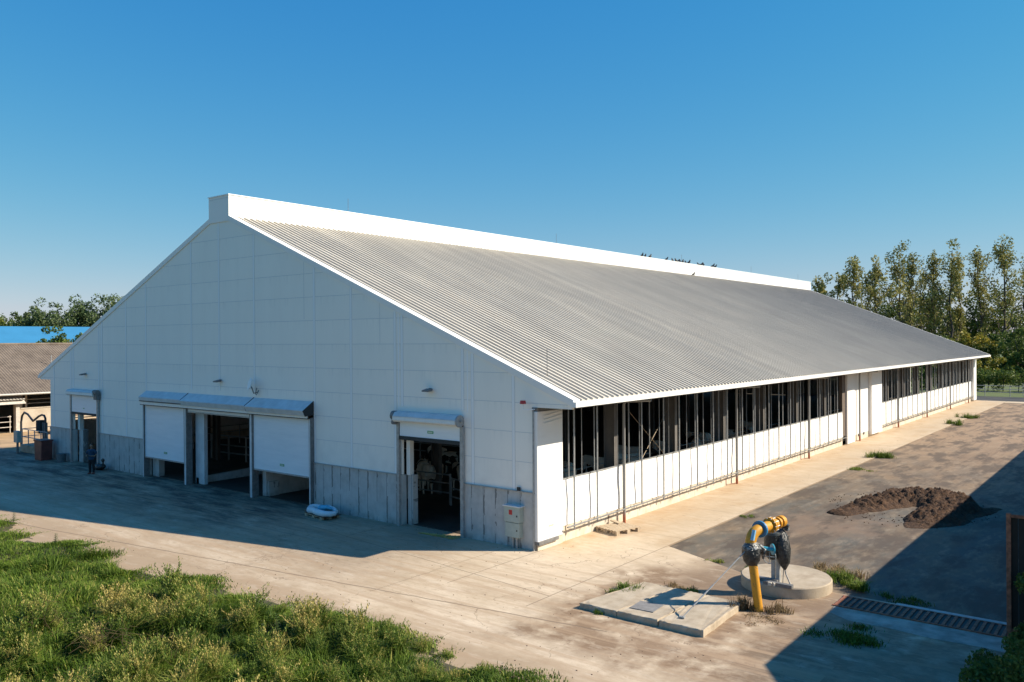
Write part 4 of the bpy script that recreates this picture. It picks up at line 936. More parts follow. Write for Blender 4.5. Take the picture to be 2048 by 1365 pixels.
# ================================================================== COWS
m = NB('holstein_hide'); nz_ = m.noise(1.25, 1.5, .4, vec=m.map((1, 1.0, .8), (1.7, .3, 0)), dist=.4)
Z = m.xyz()[2]; lowleg = m.math('LESS_THAN', Z, .55)
hd = m.math('GREATER_THAN', nz_, .50); hd = m.math('MULTIPLY', hd, m.math('SUBTRACT', 1, lowleg))
cc = m.mix(hd, (.82, .75, .65), (.016, .014, .013)); MAT['cow'] = m.out(cc, .8)
def cow_mesh(head_down, pose=0):
    mb = MB()
    # trunk: x forward
    sp = [(-.95, 1.18, .20, .26), (-.80, 1.17, .30, .34), (-.45, 1.10, .34, .38), (0, 1.04, .38, .42), (.40, 1.06, .33, .40), (.68, 1.12, .25, .34), (.85, 1.2, .17, .24)]
    b = len(mb.v); n = 14
    for (x, zc, rw, rh) in sp:
        for k in range(n): a = 2*math.pi*k/n; mb.v.append((x, rw*math.cos(a), zc+rh*math.sin(a)*(1 if math.sin(a) > 0 else 1.05)))
    for i in range(len(sp)-1):
        for k in range(n): k2 = (k+1) % n; mb.f.append((b+i*n+k, b+i*n+k2, b+(i+1)*n+k2, b+(i+1)*n+k))
    mb.f.append(tuple(b+k for k in reversed(range(n)))); mb.f.append(tuple(b+(len(sp)-1)*n+k for k in range(n)))
    hz = .55 if head_down else 1.5; hx = 1.45 if head_down else 1.45
    mb.tube([(.72, 0, 1.2), (1.05, 0, 1.3 if not head_down else 1.08), (hx-.08, 0, hz+.08)], [.24, .17, .13], 10)
    hdv = Vector((.45, 0, -.22)) if not head_down else Vector((.25, 0, -.42)); h0 = Vector((hx-.1, 0, hz+.08))
    mb.tube([h0, h0+hdv*.35, h0+hdv*.8, h0+hdv], [.13, .135, .095, .085], 10)
    for s in (1, -1): mb.tube([h0+Vector((.0, s*.1, .03)), h0+Vector((-.04, s*.27, .02))], [.035, .05], 6)
    for s in (1, -1):
        f = .06*s*pose
        mb.tube([(.55, s*.17, 1.0), (.56+f, s*.18, .62), (.56+f*1.5, s*.18, .36), (.57+f*1.5, s*.18, .07), (.60+f*1.5, s*.18, 0)], [.15, .085, .052, .05, .065], 8)
        mb.tube([(-.72, s*.2, 1.12), (-.58-f, s*.22, .80), (-.84-f, s*.2, .50), (-.80-f, s*.2, .08), (-.76-f, s*.2, 0)], [.22, .15, .065, .052, .065], 8)
        mb.ball((-.8, s*.22, 1.36), (.1, .06, .07), 8, 6)
    mb.ball((-.42, 0, .72), (.22, .17, .17), 10, 8)
    mb.tube([(-.93, 0, 1.38), (-1.03, 0, 1.2), (-1.05, 0, .75), (-1.06, 0, .55)], [.04, .028, .022, .05], 6)
    return mb
cows = []
def first_cow(hdn, pose, label, loc, rz):
    t = thing('cow', label, 'cow', loc, rz, 'cows inside the barn')
    o = cow_mesh(hdn, pose).build('body', MAT['cow'], None); voxel(o, .035, 5); o.parent = t
    ey = MB(); hz = .55 if hdn else 1.5
    for s in (1, -1): ey.ball((1.46 if not hdn else 1.4, s*.12, hz+.03 if not hdn else hz-.02), .025, 6, 5)
    ey.build('eyes', MAT['dark'], t); return t
up_ = first_cow(False, 1, 'black and white cow seen from behind in the right-hand gable door', (-11.2, 6.3, .03), R(110))
dn_ = first_cow(True, -.6, 'cow with lowered head left of the one in the right-hand gable door', (-12.3, 6.6, .03), R(140))
dup(up_, (-9.9, 6.9, .03), R(150), 'pale-rumped cow behind the right post of the right-hand gable door')
dup(up_, (-13.6, 10.0, .03), R(10), 'cow farthest back in the right-hand gable door')
dup(dn_, (-15.5, 11.0, .03), R(160), 'cow standing behind the two nearest the right-hand gable door')
dup(up_, (-26.0, 8.2, .03), R(120), 'cow visible through the middle bay of the triple door')
spots = [(3.3, 0, 1), (5.0, 20, 0), (6.3, -15, 1), (8.6, 5, 1), (10.2, 160, 0), (12.6, 0, 1), (14.8, -30, 0), (17.4, 10, 1), (20.5, 0, 1), (23.0, 25, 0), (26.1, 170, 1), (29.0, 0, 0), (32.0, 15, 1), (35.0, -10, 1)]
for i, (y, a, dflag) in enumerate(spots):
    x = -4.3-.7*((i*5) % 3)
    nm = ['first', 'second', 'third', 'fourth', 'fifth', 'sixth', 'seventh', 'eighth', 'ninth', 'tenth', 'eleventh', 'twelfth', 'thirteenth', 'fourteenth'][i]
    dup(dn_ if dflag else up_, (x-.6, y+.4, .03), R(a+(0 if i % 3 else 90)), '%s cow from the near corner behind the open barn side' % nm)
# ================================================================== PERSON
pr = thing('person', 'person in blue T-shirt and black trousers looking at something held in both hands', 'person', (-31.62, -1.57, 0), R(35))
def limb(mb, pts, rs, n=10): return mb.tube(pts, rs, n)
skin = simple('skin', (.30, .17, .11), .6, var=.05); shirt = simple('blue_cotton', (.012, .05, .10), .85, var=.15); trous = simple('black_cotton', (.012, .013, .016), .85); shoe = simple('red_shoes', (.22, .045, .03), .6)
b_ = MB()   # local: faces -y
b_.tube([(0, .02, .88), (0, .02, 1.0), (0, .02, 1.2), (0, .0, 1.38), (0, 0, 1.46)], [.13, .15, .15, .17, .09], 14)
b_.tube([(0, 0, 1.42), (0, -.02, 1.55)], [.055, .052], 10); b_.ball((0, -.04, 1.655), (.078, .098, .115), 14, 12)
b_.ball((0, -.06, 1.585), (.05, .06, .05), 10, 8); b_.tube([(0, -.125, 1.665), (0, -.148, 1.635)], [.012, .018], 6)
for s in (1, -1):
    b_.ball((s*.08, -.03, 1.655), (.012, .022, .032), 6, 6)
    b_.tube([(s*.17, 0, 1.40), (s*.24, .01, 1.30), (s*.27, .02, 1.12), (s*.25, -.10, 1.07), (s*.09, -.27, 1.10)], [.06, .055, .043, .042, .028], 10)
    b_.ball((s*.055, -.30, 1.11), (.045, .045, .02), 8, 6)
    for k in range(4):
        y0 = -.33+.018*abs(k-1.4); o_ = s*(.085-.02*k)
        b_.tube([(s*.04+o_*.5, -.325, 1.11), (o_*.7+s*.015, -.365, 1.12), (o_*.5, -.375-.004*(k % 2), 1.095)], [.0095, .0085, .007], 6)
    b_.tube([(s*.08, -.29, 1.125), (s*.05, -.33, 1.15), (s*.03, -.35, 1.15)], [.012, .010, .008], 6)
    b_.tube([(s*.09, .02, .93), (s*.10, .01, .70), (s*.105, 0, .50), (s*.11, .02, .28), (s*.11, .03, .08)], [.10, .085, .058, .056, .04], 10)
    b_.tube([(s*.11, .05, .05), (s*.12, -.12, .035)], [.045, .035], 8)
bo_ = b_.build('body', skin, None); voxel(bo_, .011, 2); bo_.parent = pr
t_ = MB(); t_.tube([(0, .02, .84), (0, .02, 1.0), (0, .02, 1.2), (0, .0, 1.38), (0, 0, 1.47)], [.19, .185, .18, .195, .10], 18)
for s in (1, -1): t_.tube([(s*.14, 0, 1.41), (s*.25, .01, 1.28), (s*.275, .02, 1.18)], [.085, .078, .072], 12)
to = t_.build('t_shirt', shirt, None); voxel(to, .018, 3); to.parent = pr
q_ = MB(); q_.ball((0, .02, .88), (.175, .13, .12), 14, 8)
for s in (1, -1): q_.tube([(s*.09, .02, .92), (s*.10, .01, .70), (s*.108, 0, .48), (s*.112, .02, .28), (s*.112, .03, .09)], [.115, .10, .078, .072, .066], 12)
qo = q_.build('trousers', trous, None); voxel(qo, .016, 2); qo.parent = pr
for s in (1, -1): MB().tube([(s*.112, .08, .04), (s*.115, 0, .05), (s*.122, -.13, .035), (s*.123, -.17, .03)], [.045, .052, .046, .03], 10).build('shoe', shoe, pr, smooth=True)
MB().ball((0, -.015, 1.69), (.085, .095, .095), 12, 9).build('hair', simple('dark_hair', (.02, .015, .012), .8), pr, smooth=True)
fc = MB()
for s in (1, -1): fc.ball((s*.032, -.128, 1.668), (.011, .006, .007), 6, 5)
fc.box(-.022, .022, -.135, -.13, 1.60, 1.606); fc.build('face_marks', MAT['dark'], pr)
ph = MB(); ph.box(-.035, .035, -.40, -.385, 1.09, 1.22); pho = ph.build('handheld_device', MAT['dark'], None, bevel=.004)
pho.location = (-31.62, -1.57, 0); pho.rotation_euler.z = R(35); tag(pho, 'small dark device held in the hands of the person in blue', 'phone')

# ================================================================== BIRDS
def make_bird(label, loc, rz):
    t = thing('bird', label, 'bird', loc, rz, 'dark birds on the barn roof')
    mb = MB(); mb.tube([(-.12, 0, .10), (-.02, 0, .14), (.06, 0, .2), (.10, 0, .27)], [.03, .075, .07, .04], 10).ball((.115, 0, .30), (.05, .042, .045), 8, 7).tube([(.15, 0, .30), (.20, 0, .29)], [.014, .003], 5)
    mb.tube([(-.10, 0, .11), (-.24, 0, .04)], [.035, .022], 6)
    for s in (1, -1): mb.tube([(.0, s*.03, .09), (.01, s*.03, 0)], .008, 5)
    mb.build('body', MAT['birdblack'], t, smooth=True)
    wg = MB()
    for s in (1, -1): wg.ball((-.03, s*.065, .15), (.11, .02, .05), 8, 6)
    wg.build('wings', MAT['birdblack'], t, smooth=True); return t
by = [43.61, 44.17, 45.13, 48.42, 49.67, 50.42, 50.85, 51.28, 51.9, 52.49, 53.28, 55.47, 56.18, 56.66, 58.99, 59.62]
names = ['leftmost dark bird on the ridge', 'second', 'third', 'fourth', 'fifth', 'sixth', 'seventh', 'eighth', 'ninth', 'tenth', 'eleventh', 'twelfth', 'thirteenth', 'fourteenth', 'fifteenth']
b0 = None
for i, y in enumerate(by):
    lb = 'leftmost of the dark birds perched along the ridge box' if i == 0 else ('rightmost of the dark birds perched along the ridge box' if i == 15 else '%s dark bird from the left on the ridge box' % names[i])
    loc = (-20.0, y, 15.39); rz = random.uniform(-2.6, 2.6)
    sc_ = random.uniform(1.0, 1.35)
    if b0 is None: b0 = make_bird(lb, loc, rz); b0.scale = (1.25,)*3
    else: dup(b0, loc, rz, lb, (sc_,)*3)
dup(b0, (-19.2, 52.71, 14.12), 1.2, 'single dark bird on the roof sheet below the ridge box', (1.2,)*3)

# ================================================================== TREES
def leaf_cloud(centers, radii, n, size, rg, tint_mu, squash=1.0, droop=0):
    """n leaf-clump cards spread over clump volumes"""
    centers = np.array(centers, float); radii = np.array(radii, float)
    pr_ = radii**2/np.sum(radii**2); ci = rg.choice(len(centers), n, p=pr_)
    d = rg.normal(size=(n, 3)); d /= np.linalg.norm(d, axis=1)[:, None]; rr = rg.uniform(.25, 1, n)**.6
    P = centers[ci]+d*(radii[ci]*rr)[:, None]*np.array([1, 1, squash])
    u = rg.normal(size=(n, 3)); u /= np.linalg.norm(u, axis=1)[:, None]; v = np.cross(u, rg.normal(size=(n, 3))); v /= np.linalg.norm(v, axis=1)[:, None]
    s = size*rg.uniform(.5, 1.3, n)[:, None]
    V = np.stack([P-u*s*.5, P-v*s*.28+u*s*.05, P+u*s*.55, P+v*s*.28-u*s*.05], 1).reshape(-1, 3)
    F = np.arange(4*n).reshape(n, 4)
    clump = rg.normal(0, .16, len(centers))[ci]
    t = np.repeat(np.clip(tint_mu+clump+rg.normal(0, .15, n), 0, 1), 4)
    return V, F, t
def tree(name, label, cat, loc, kind, h, wd, seed, mat, group, n=2600, size=.42, rz=0):
    rg = np.random.default_rng(seed); t = thing(name, label, cat, loc, rz, group)
    mb = MB(); cen = []; rad = []
    def wob(a, b, k=5, amp=.03):
        a = Vector(a); b = Vector(b); L_ = (b-a).length
        return [a.lerp(b, i/k)+Vector(rg.normal(0, amp*L_*(0 if i in (0,) else 1), 3).tolist()) for i in range(k+1)]
    if kind == 'poplar':
        tr = wob((0, 0, 0), (rg.normal(0, .5), rg.normal(0, .5), h*.93), 8, .008)
        mb.tube(tr, [h*.0125*(1-i/9.5) for i in range(9)], 7)
        nb_ = int(11+rg.integers(0, 6))
        for k in range(nb_):
            f = .18+.75*k/nb_+rg.uniform(-.03, .03); p = tr[min(8, int(f*8))].lerp(tr[min(8, int(f*8)+1)], (f*8) % 1)
            a = rg.uniform(0, 6.28); ln = h*rg.uniform(.10, .34)*(1.15-f*.7); sp_ = rg.uniform(.22, .5)*wd
            q = p+Vector((math.cos(a)*ln*sp_, math.sin(a)*ln*sp_, ln*.95))
            if q.z > h: q.z = h*rg.uniform(.93, 1.0)
            br = wob(p, q, 4, .05); mb.tube(br, [h*.0042, h*.0036, h*.003, h*.0022, h*.0012], 5)
            if rg.random() < (.35 if f < .35 else .9):
                for j in (1, 2, 3, 4): cen.append(tuple(br[j]+Vector(rg.normal(0, .35, 3).tolist()))); rad.append(rg.uniform(.5, 1.25)*h/26*(.8+.4*j/4))
            for j in range(3):
                b2 = br[1+j]; e2_ = b2+Vector((rg.normal(0, 1.0), rg.normal(0, 1.0), rg.uniform(.5, 2.0))); mb.tube([b2, e2_], [h*.0018, h*.0008], 4); cen.append(tuple(e2_)); rad.append(rg.uniform(.35, .8)*h/26)
        for j in range(8): cen.append((rg.normal(0, .5*wd)+tr[8].x, rg.normal(0, .5*wd)+tr[8].y, h*rg.uniform(.84, 1.0))); rad.append(rg.uniform(.6, 1.1)*h/26)
        V, F, ti = leaf_cloud(cen, rad, n, size, rg, .5, 1.3)
    else:
        tall_ = kind == 'tall'; th = h*(.35 if kind == 'round' else .18); tr = wob((0, 0, 0), (0, 0, th), 3, .02); mb.tube(tr, [h*.025, h*.022, h*.02, h*.017], 7)
        nb_ = 26 if tall_ else (16 if kind == 'round' else 12)
        for k in range(nb_):
            a = rg.uniform(0, 6.28); rr = wd*rg.uniform(.15, 1)**.7; zz = h*(.30+.68*rg.uniform(0, 1)*(1-.45*(rr/wd)**2)) if kind == 'round' else h*((.45 if tall_ else .12)+(.5 if tall_ else .8)*rg.uniform(0, 1)*(1-.5*(rr/wd)**2))
            q = Vector((math.cos(a)*rr, math.sin(a)*rr, zz)); mb.tube([tr[3] if zz > th else tr[1], (tr[3]+q)/2+Vector((0, 0, -.3)), q], [h*.011, h*.007, h*.003], 5)
            cen.append(tuple(q)); rad.append(rg.uniform(.22, .42)*min(wd, h*.5)*(1.15 if tall_ else 1))
            for j in range(3): cen.append(tuple(q+Vector((rg.normal(0, .3)*wd, rg.normal(0, .3)*wd, rg.normal(0, .12)*h)))); rad.append(rg.uniform(.12, .26)*min(wd, h*.5))
        cen = [(x, y, max(.3, min(h*.97, z))) for x, y, z in cen]
        V, F, ti = leaf_cloud(cen, rad, n, size, rg, .45, .85)
    mb.build('trunk', MAT['bark'], t); npmesh('crown', V, [F], ti, mat, t)
    return t
def at(u, depth):                    # ground point on the bearing of picture column u at a given distance
    d = fw + rt*((u-1024)/FPX); p = Vector((CAM.x, CAM.y, 0)) + Vector((d.x, d.y, 0))*depth; return (p.x, p.y, -.12)
G1 = 'tall sparse poplars beyond the far end of the barn'
pops = [(1655, 172, 21, 1.0), (1708, 170, 24.2, 1.1), (1762, 176, 24.0, .8), (1800, 172, 27.0, 1.5), (1818, 184, 26.0, .8), (1858, 180, 27.5, .9), (1845, 190, 23.5, .7), (1904, 176, 28.2, 1.4), (1922, 190, 24.5, .8), (1962, 178, 27.2, .8), (2004, 172, 29.2, 1.1), (2046, 178, 25.5, .9), (1742, 190, 21.5, .8), (1673, 186, 22.0, .9), (2085, 180, 27, 1)]
PL = ['leftmost and shortest tall poplar just above the far end of the roof', 'bushy poplar, second from the left above the roof rake', 'thin poplar between the bushy one and the first broad crown', 'broad-topped poplar with a wide crown, left of the middle gap', 'slim poplar just right of the left broad-topped one', 'dense upright poplar in the middle of the row', 'low bare poplar left of the dense upright one', 'open vase-shaped poplar with bare limbs showing', 'shorter slim poplar behind the vase-shaped one', 'narrow dark poplar between the vase-shaped and the tallest one', 'tallest poplar near the right edge with two crown lobes', 'bare poplar cut by the right edge of the photo', 'faint thin poplar behind the roof rake', 'second thin poplar close to the end of the ridge box', 'poplar standing just past the right edge']
for i, (u, dpt, h, wdt) in enumerate(pops):
    o_ = tree('poplar_tree', PL[i], 'poplar', at(u+((i*37) % 17)-8, dpt), 'poplar', h, wdt*1.25, 100+i, MAT['poplar'], G1, n=2600 if i not in (6, 11, 12) else 1000, size=.52, rz=i)
G2 = 'dense lower trees under the poplars'
und = [(1640, 200, 15, 6, 'grove'), (1700, 196, 16.5, 6, 'grove'), (1752, 200, 19, 6, 'grove'), (1800, 205, 17, 6, 'grove'), (1850, 200, 18.5, 6.5, 'grove'), (1905, 208, 20, 7, 'grove'), (1945, 202, 19, 6, 'grove'), (1990, 200, 20.5, 7, 'grove'), (2035, 198, 17.5, 6.5, 'grove'),
       (1740, 160, 9.5, 4.5, 'grove'), (1790, 158, 9.5, 4.5, 'bushgreen'), (1835, 156, 9.0, 4.0, 'bushgreen'), (1872, 152, 9.6, 3.8, 'autumn'), (1912, 154, 9.2, 4.5, 'grove'), (1950, 150, 9.0, 4.2, 'autumn'), (1985, 152, 8.5, 4.5, 'bushgreen'), (2025, 150, 8.6, 4.5, 'grove'), (2046, 142, 13.5, 3.5, 'bushgreen'),
       (1925, 142, 5.2, 4, 'autumn'), (1965, 140, 4.8, 4, 'autumn'), (2000, 143, 5.5, 4, 'grove'), (2038, 141, 5.2, 4, 'grove'), (1885, 144, 6.6, 4, 'grove'), (1842, 146, 6, 4, 'bushgreen'), (2075, 145, 8, 5, 'grove')]
DESC = {'grove': 'dark green', 'bushgreen': 'mid green', 'autumn': 'yellowing'}
for i, (u, dpt, h, wdt, mt_) in enumerate(und):
    if i < 9: pos = '%s dense tree of the back row, %s from the left behind the poplar trunks' % (DESC[mt_], ['first', 'second', 'third', 'fourth', 'fifth', 'sixth', 'seventh', 'eighth', 'ninth'][i])
    elif i < 18: pos = '%s tree of the middle row, %s from the left above the roof rake' % (DESC[mt_], ['first', 'second', 'third', 'fourth', 'fifth', 'sixth', 'seventh', 'eighth', 'ninth'][i-9])
    else: pos = '%s low tree of the front row, %s placed, behind the hedge' % (DESC[mt_], ['first', 'second', 'third', 'fourth', 'fifth', 'sixth', 'seventh'][i-18])
    tree('broadleaf_tree', pos, 'tree', at(u, dpt), 'round' if i < 9 else 'bush', h, wdt, 300+i, MAT[mt_], G2, n=3600 if i < 18 else 2600, size=.62 if i < 9 else .5, rz=i*1.3)
hd_ = thing('hedge', 'trimmed-looking green hedge across the meadow below the trees', 'hedge', (4, 112, 0))
rg = np.random.default_rng(77); cen = []; rad = []
for k in range(150):
    x = rg.uniform(-22, 24); cen.append((x, rg.normal(0, 1.0), .3+rg.uniform(0, 2.5))); rad.append(rg.uniform(.6, 1.2))
V, F, ti = leaf_cloud(cen, rad, 13000, .36, rg, .42, .8); npmesh('foliage', V, [F], ti, MAT['bushgreen'], hd_)
hs_ = MB()
for k in range(24): hs_.tube([(-21+k*1.9, 0, -.1), (-21+k*1.9+.2, .1, 2.2)], .06, 5)
hs_.build('stems', MAT['bark'], hd_)
G3 = 'trees on the skyline left of the barn'
lt = [(-30, 168, 13.6, 8, 'grove', 'far left dark low tree on the skyline'), (18, 170, 14.4, 8, 'grove', 'dark rounded tree above the left end of the blue roof'), (92, 166, 15.4, 4.5, 'farleaf', 'lighter upright tree above the middle of the blue roof'), (152, 164, 16.2, 5.2, 'farleaf', 'broad light green tree right of the upright one on the left skyline'), (215, 166, 17.2, 5.5, 'farleaf', 'pale green tree touching the left slope of the barn roof'), (262, 168, 15, 6, 'farleaf', 'tree mostly hidden by the left slope of the barn roof'), (66, 172, 14.2, 3, 'farleaf', 'narrow small tree left of the upright one on the left skyline')]
for i, (u, dpt, h, wdt, mt_, lb) in enumerate(lt):
    tree('broadleaf_tree', lb, 'tree', at(u, dpt), 'tall', h*1.0, wdt*1.1, 500+i, MAT[mt_], G3, n=11000, size=.5)
tree('shrub', 'round dark green bush poking up between old cowshed ridge and blue roof', 'bush', at(133, 92), 'tall', 9.7, 2.6, 555, MAT['bushgreen'], None, n=12000, size=.32)

# ================================================================== GRASS AND WEEDS
def hfield(x, y):
    return .05+.10*np.sin(x*.9+1)*np.sin(y*1.1)+.07*np.sin(x*2.3)*np.cos(y*1.9+x)
xs = np.linspace(-48, 34, 300); ys = np.linspace(-40, -8.0, 130); X, Y = np.meshgrid(xs, ys)
edge = -10.15+.35*np.sin(X*.8)+.25*np.sin(X*2.1+1)+.95*np.clip((X+7)/5, 0, 1)-np.clip(-X-18, 0, 30)*.0
Zg = np.where(Y < edge, hfield(X, Y)*np.clip((edge-Y)*1.2, 0, 1)+.03*np.clip((edge-Y)*4, 0, 1), -.13)
V = np.stack([X.ravel(), Y.ravel(), Zg.ravel()], 1); idx = np.arange(X.size).reshape(X.shape)
F = np.stack([idx[:-1, :-1].ravel(), idx[:-1, 1:].ravel(), idx[1:, 1:].ravel(), idx[1:, :-1].ravel()], 1)
tag(npmesh('verge', V, [F], np.zeros(len(V)), MAT['soil']), kind='structure')
def edge_at(x): return -10.0+.35*np.sin(x*.8)+.25*np.sin(x*2.1+1)+.95*np.clip((x+7)/5, 0, 1)+.9*(vnoise(x, x*0+3, .9, 51)-.6)+.7*(vnoise(x, x*0+9, .35, 52)-.6)
def vnoise(x, y, s, seed):
    r = np.random.default_rng(seed); G = r.random((64, 64)); u = (x/s) % 63; v = (y/s) % 63
    i = u.astype(int); j = v.astype(int); fu = u-i; fv = v-j; fu = fu*fu*(3-2*fu); fv = fv*fv*(3-2*fv)
    return (G[i, j]*(1-fu)+G[i+1, j]*fu)*(1-fv)+(G[i, j+1]*(1-fu)+G[i+1, j+1]*fu)*fv
def blades(name, x, y, h, wd, lean, tint, mat, z0=None, az=None):
    n = len(x); z0 = hfield(x, y) if z0 is None else z0
    a = rng.uniform(0, 6.28, n); la = rng.uniform(0, 6.28, n) if az is None else az
    wx = np.cos(a)*wd; wy = np.sin(a)*wd; lx = np.cos(la)*lean*h; ly = np.sin(la)*lean*h
    B = np.stack([x, y, z0], 1); m1 = B+np.stack([lx*.3, ly*.3, h*.55], 1); tp_ = B+np.stack([lx, ly, h*(1-.45*lean)], 1); Wv = np.stack([wx, wy, np.zeros(n)], 1)
    V = np.stack([B-Wv, B+Wv, m1+Wv*.8, m1-Wv*.8, tp_], 1).reshape(-1, 3); k = np.arange(n)*5
    F4 = np.stack([k, k+1, k+2, k+3], 1); F3 = np.stack([k+3, k+2, k+4], 1)
    ti = np.stack([tint-.12, tint-.12, tint, tint, tint+.12], 1).ravel()
    return npmesh(name, V, [F4, F3], ti, mat)
N = 330000
x = rng.uniform(-30, 12, N); y = -8.7-rng.random(N)**1.15*13
keep = (y < edge_at(x)+rng.normal(0, .22, N)) & (y > -10.5-(x+30)*.5-1.5) ; x = x[keep]; y = y[keep]
tallness = np.clip((x+17)/9, 0, 1)*.75+.25*np.clip((-y-12)/4, 0, 1)
cl = vnoise(x, y, .8, 3); cl2 = vnoise(x, y, 2.6, 4); cl3 = vnoise(x, y, .35, 5)
rim = np.clip((edge_at(x)-y)/.8, .25, 1)
h = (.12+.46*cl*cl*cl+.16*tallness*(.2+cl2))*rng.uniform(.6, 1.3, len(x))*rim
tint = .34+.42*(cl2-.5)+.30*(cl3-.5)+rng.normal(0, .12, len(x))-.10*tallness-.05*np.clip((-x-6)/8, 0, 1)
dryp = rng.random(len(x)) < .03+.10*np.clip(cl2-.5, 0, 1)+.06*tallness; tint = np.where(dryp, rng.uniform(.8, 1, len(x)), tint)
tag(blades('grass', x, y, h, .009+.004*rng.random(len(x)), rng.uniform(.15, 1.0, len(x)), tint, MAT['grass'], az=6.28*2*vnoise(x, y, 1.4, 33)+rng.normal(0, .9, len(x))), 'uneven green grass covering the verge in the foreground', 'grass', kind='stuff')
# weed stalks: stem with small leaves and a seed plume, one template per kind
def weed_template(rg, dryness):
    V = []; F = []; T = []
    def quad(p, u, v, t):
        b = len(V); V.extend([p-u, p+v, p+u, p-v]); F.append((b, b+1, b+2, b+3)); T.extend([t]*4)
    bend = rg.normal(0, .14, 2); pts = [np.array([bend[0]*t*t, bend[1]*t*t, t]) for t in np.linspace(0, 1, 6)]
    for a, b in zip(pts[:-1], pts[1:]):
        k = len(V); w_ = np.array([.006, .004, 0]); V.extend([a-w_, a+w_, b+w_*.7, b-w_*.7]); F.append((k, k+1, k+2, k+3)); T.extend([.35+dryness*.4]*4)
    for i in range(11):
        t = rg.uniform(.12, .80); p = np.array([bend[0]*t*t, bend[1]*t*t, t]); a = rg.uniform(0, 6.28); ln = rg.uniform(.09, .20)*(1.2-t*.6); d_ = np.array([math.cos(a), math.sin(a), rg.uniform(-.3, .7)])
        s_ = np.array([-math.sin(a), math.cos(a), 0]); quad(p+d_*ln, d_*ln, s_*ln*.10, .25+rg.uniform(0, .25))
    for i in range(26):
        t = rg.uniform(.62, 1.04); p = np.array([bend[0]*t*t, bend[1]*t*t, t])+rg.normal(0, .028, 3); a = rg.uniform(0, 6.28); d_ = np.array([math.cos(a)*.5, math.sin(a)*.5, 1]); s_ = np.array([-math.sin(a), math.cos(a), 0])
        quad(p, d_*.032, s_*.014, .55+rg.uniform(0, .4))
    return np.array(V), np.array(F), np.array(T)
def scatter(name, temps, x, y, h, tadd, mat, z0=None):
    Vs = []; Fs = []; Ts = []; off = 0; z0 = hfield(x, y) if z0 is None else z0
    which = rng.integers(0, len(temps), len(x))
    for k, (TV, TF, TT) in enumerate(temps):
        s = np.where(which == k)[0]
        if not len(s): continue
        a = rng.uniform(0, 6.28, len(s)); ca, sa = np.cos(a), np.sin(a); hh = h[s]
        lx = rng.normal(0, .16, len(s)); ly = rng.normal(0, .16, len(s))
        X_ = (TV[None, :, 0]*ca[:, None]-TV[None, :, 1]*sa[:, None]+lx[:, None]*TV[None, :, 2])*hh[:, None]+x[s][:, None]
        Y_ = (TV[None, :, 0]*sa[:, None]+TV[None, :, 1]*ca[:, None]+ly[:, None]*TV[None, :, 2])*hh[:, None]+y[s][:, None]
        Z_ = TV[None, :, 2]*hh[:, None]+z0[s][:, None]
        Vs.append(np.stack([X_, Y_, Z_], 2).reshape(-1, 3)); n = len(TV)
        Fs.append((TF[None]+(np.arange(len(s))*n)[:, None, None]+off).reshape(-1, 4)); off += n*len(s)
        Ts.append((TT[None]+tadd[s][:, None]).ravel())
    return npmesh(name, np.concatenate(Vs), [np.concatenate(Fs)], np.concatenate(Ts), mat)
rgw = np.random.default_rng(21)
temps = [weed_template(rgw, k/6) for k in range(7)]
# the weeds grow in leaning tussocks with dark gaps between them
NT = 620
tx = rng.uniform(-18, 11.5, NT); ty = -8.9-rng.random(NT)*10.8
line_y = -9.6-np.clip(-tx-1, 0, 20)*.46+np.clip(tx-1, 0, 5)*.3
ok = (ty < line_y+rng.normal(0, .3, NT)) & (ty < edge_at(tx)-.15) & (vnoise(tx, ty, 2.2, 8)+np.clip((tx+8)/10, 0, .6) > rng.uniform(.35, .8, NT)); tx = tx[ok]; ty = ty[ok]; NT = len(tx)
th = rng.uniform(.38, .95, NT)*np.clip((edge_at(tx)-ty)/1.3, .4, 1)*(1-.35*np.clip((tx-2)/4, 0, 1)); tr_ = rng.uniform(.16, .42, NT); tc = rng.normal(0, .16, NT); ta = rng.uniform(0, 6.28, NT)
k = rng.integers(0, NT, 11000); rr = np.abs(rng.normal(0, .6, len(k)))*tr_[k]; a = rng.uniform(0, 6.28, len(k)); x = tx[k]+rr*np.cos(a); y = ty[k]+rr*np.sin(a)
h = th[k]*np.clip(1.1-.55*(rr/tr_[k])**2, .3, 1.1)*rng.uniform(.65, 1.1, len(k)); m_ok = y < edge_at(x)+.1; x, y, h, k = x[m_ok], y[m_ok], h[m_ok], k[m_ok]
tag(scatter('weed_patch', temps, x, y, h, rng.normal(0, .09, len(x))+tc[k]-.05, MAT['weed']), 'tall seeding weeds with straw-coloured plumes in the foreground verge', 'weeds', kind='stuff')
k = rng.integers(0, NT, 100000); rr = np.abs(rng.normal(0, .55, len(k)))*tr_[k]; a = rng.uniform(0, 6.28, len(k)); x = tx[k]+rr*np.cos(a); y = ty[k]+rr*np.sin(a); m_ok = y < edge_at(x)+.1; x, y, k, a = x[m_ok], y[m_ok], k[m_ok], a[m_ok]
tag(blades('long_grass', x, y, th[k]*rng.uniform(.45, .95, len(x)), .008+.006*rng.random(len(x)), rng.uniform(.25, 1.1, len(x)), .48+1.3*tc[k]+rng.normal(0, .17, len(x)), MAT['grass'], az=a+.5*ta[k]+rng.normal(0, .6, len(x))), 'long arching grass tussocks among the tall weeds in the foreground', 'grass', kind='stuff')
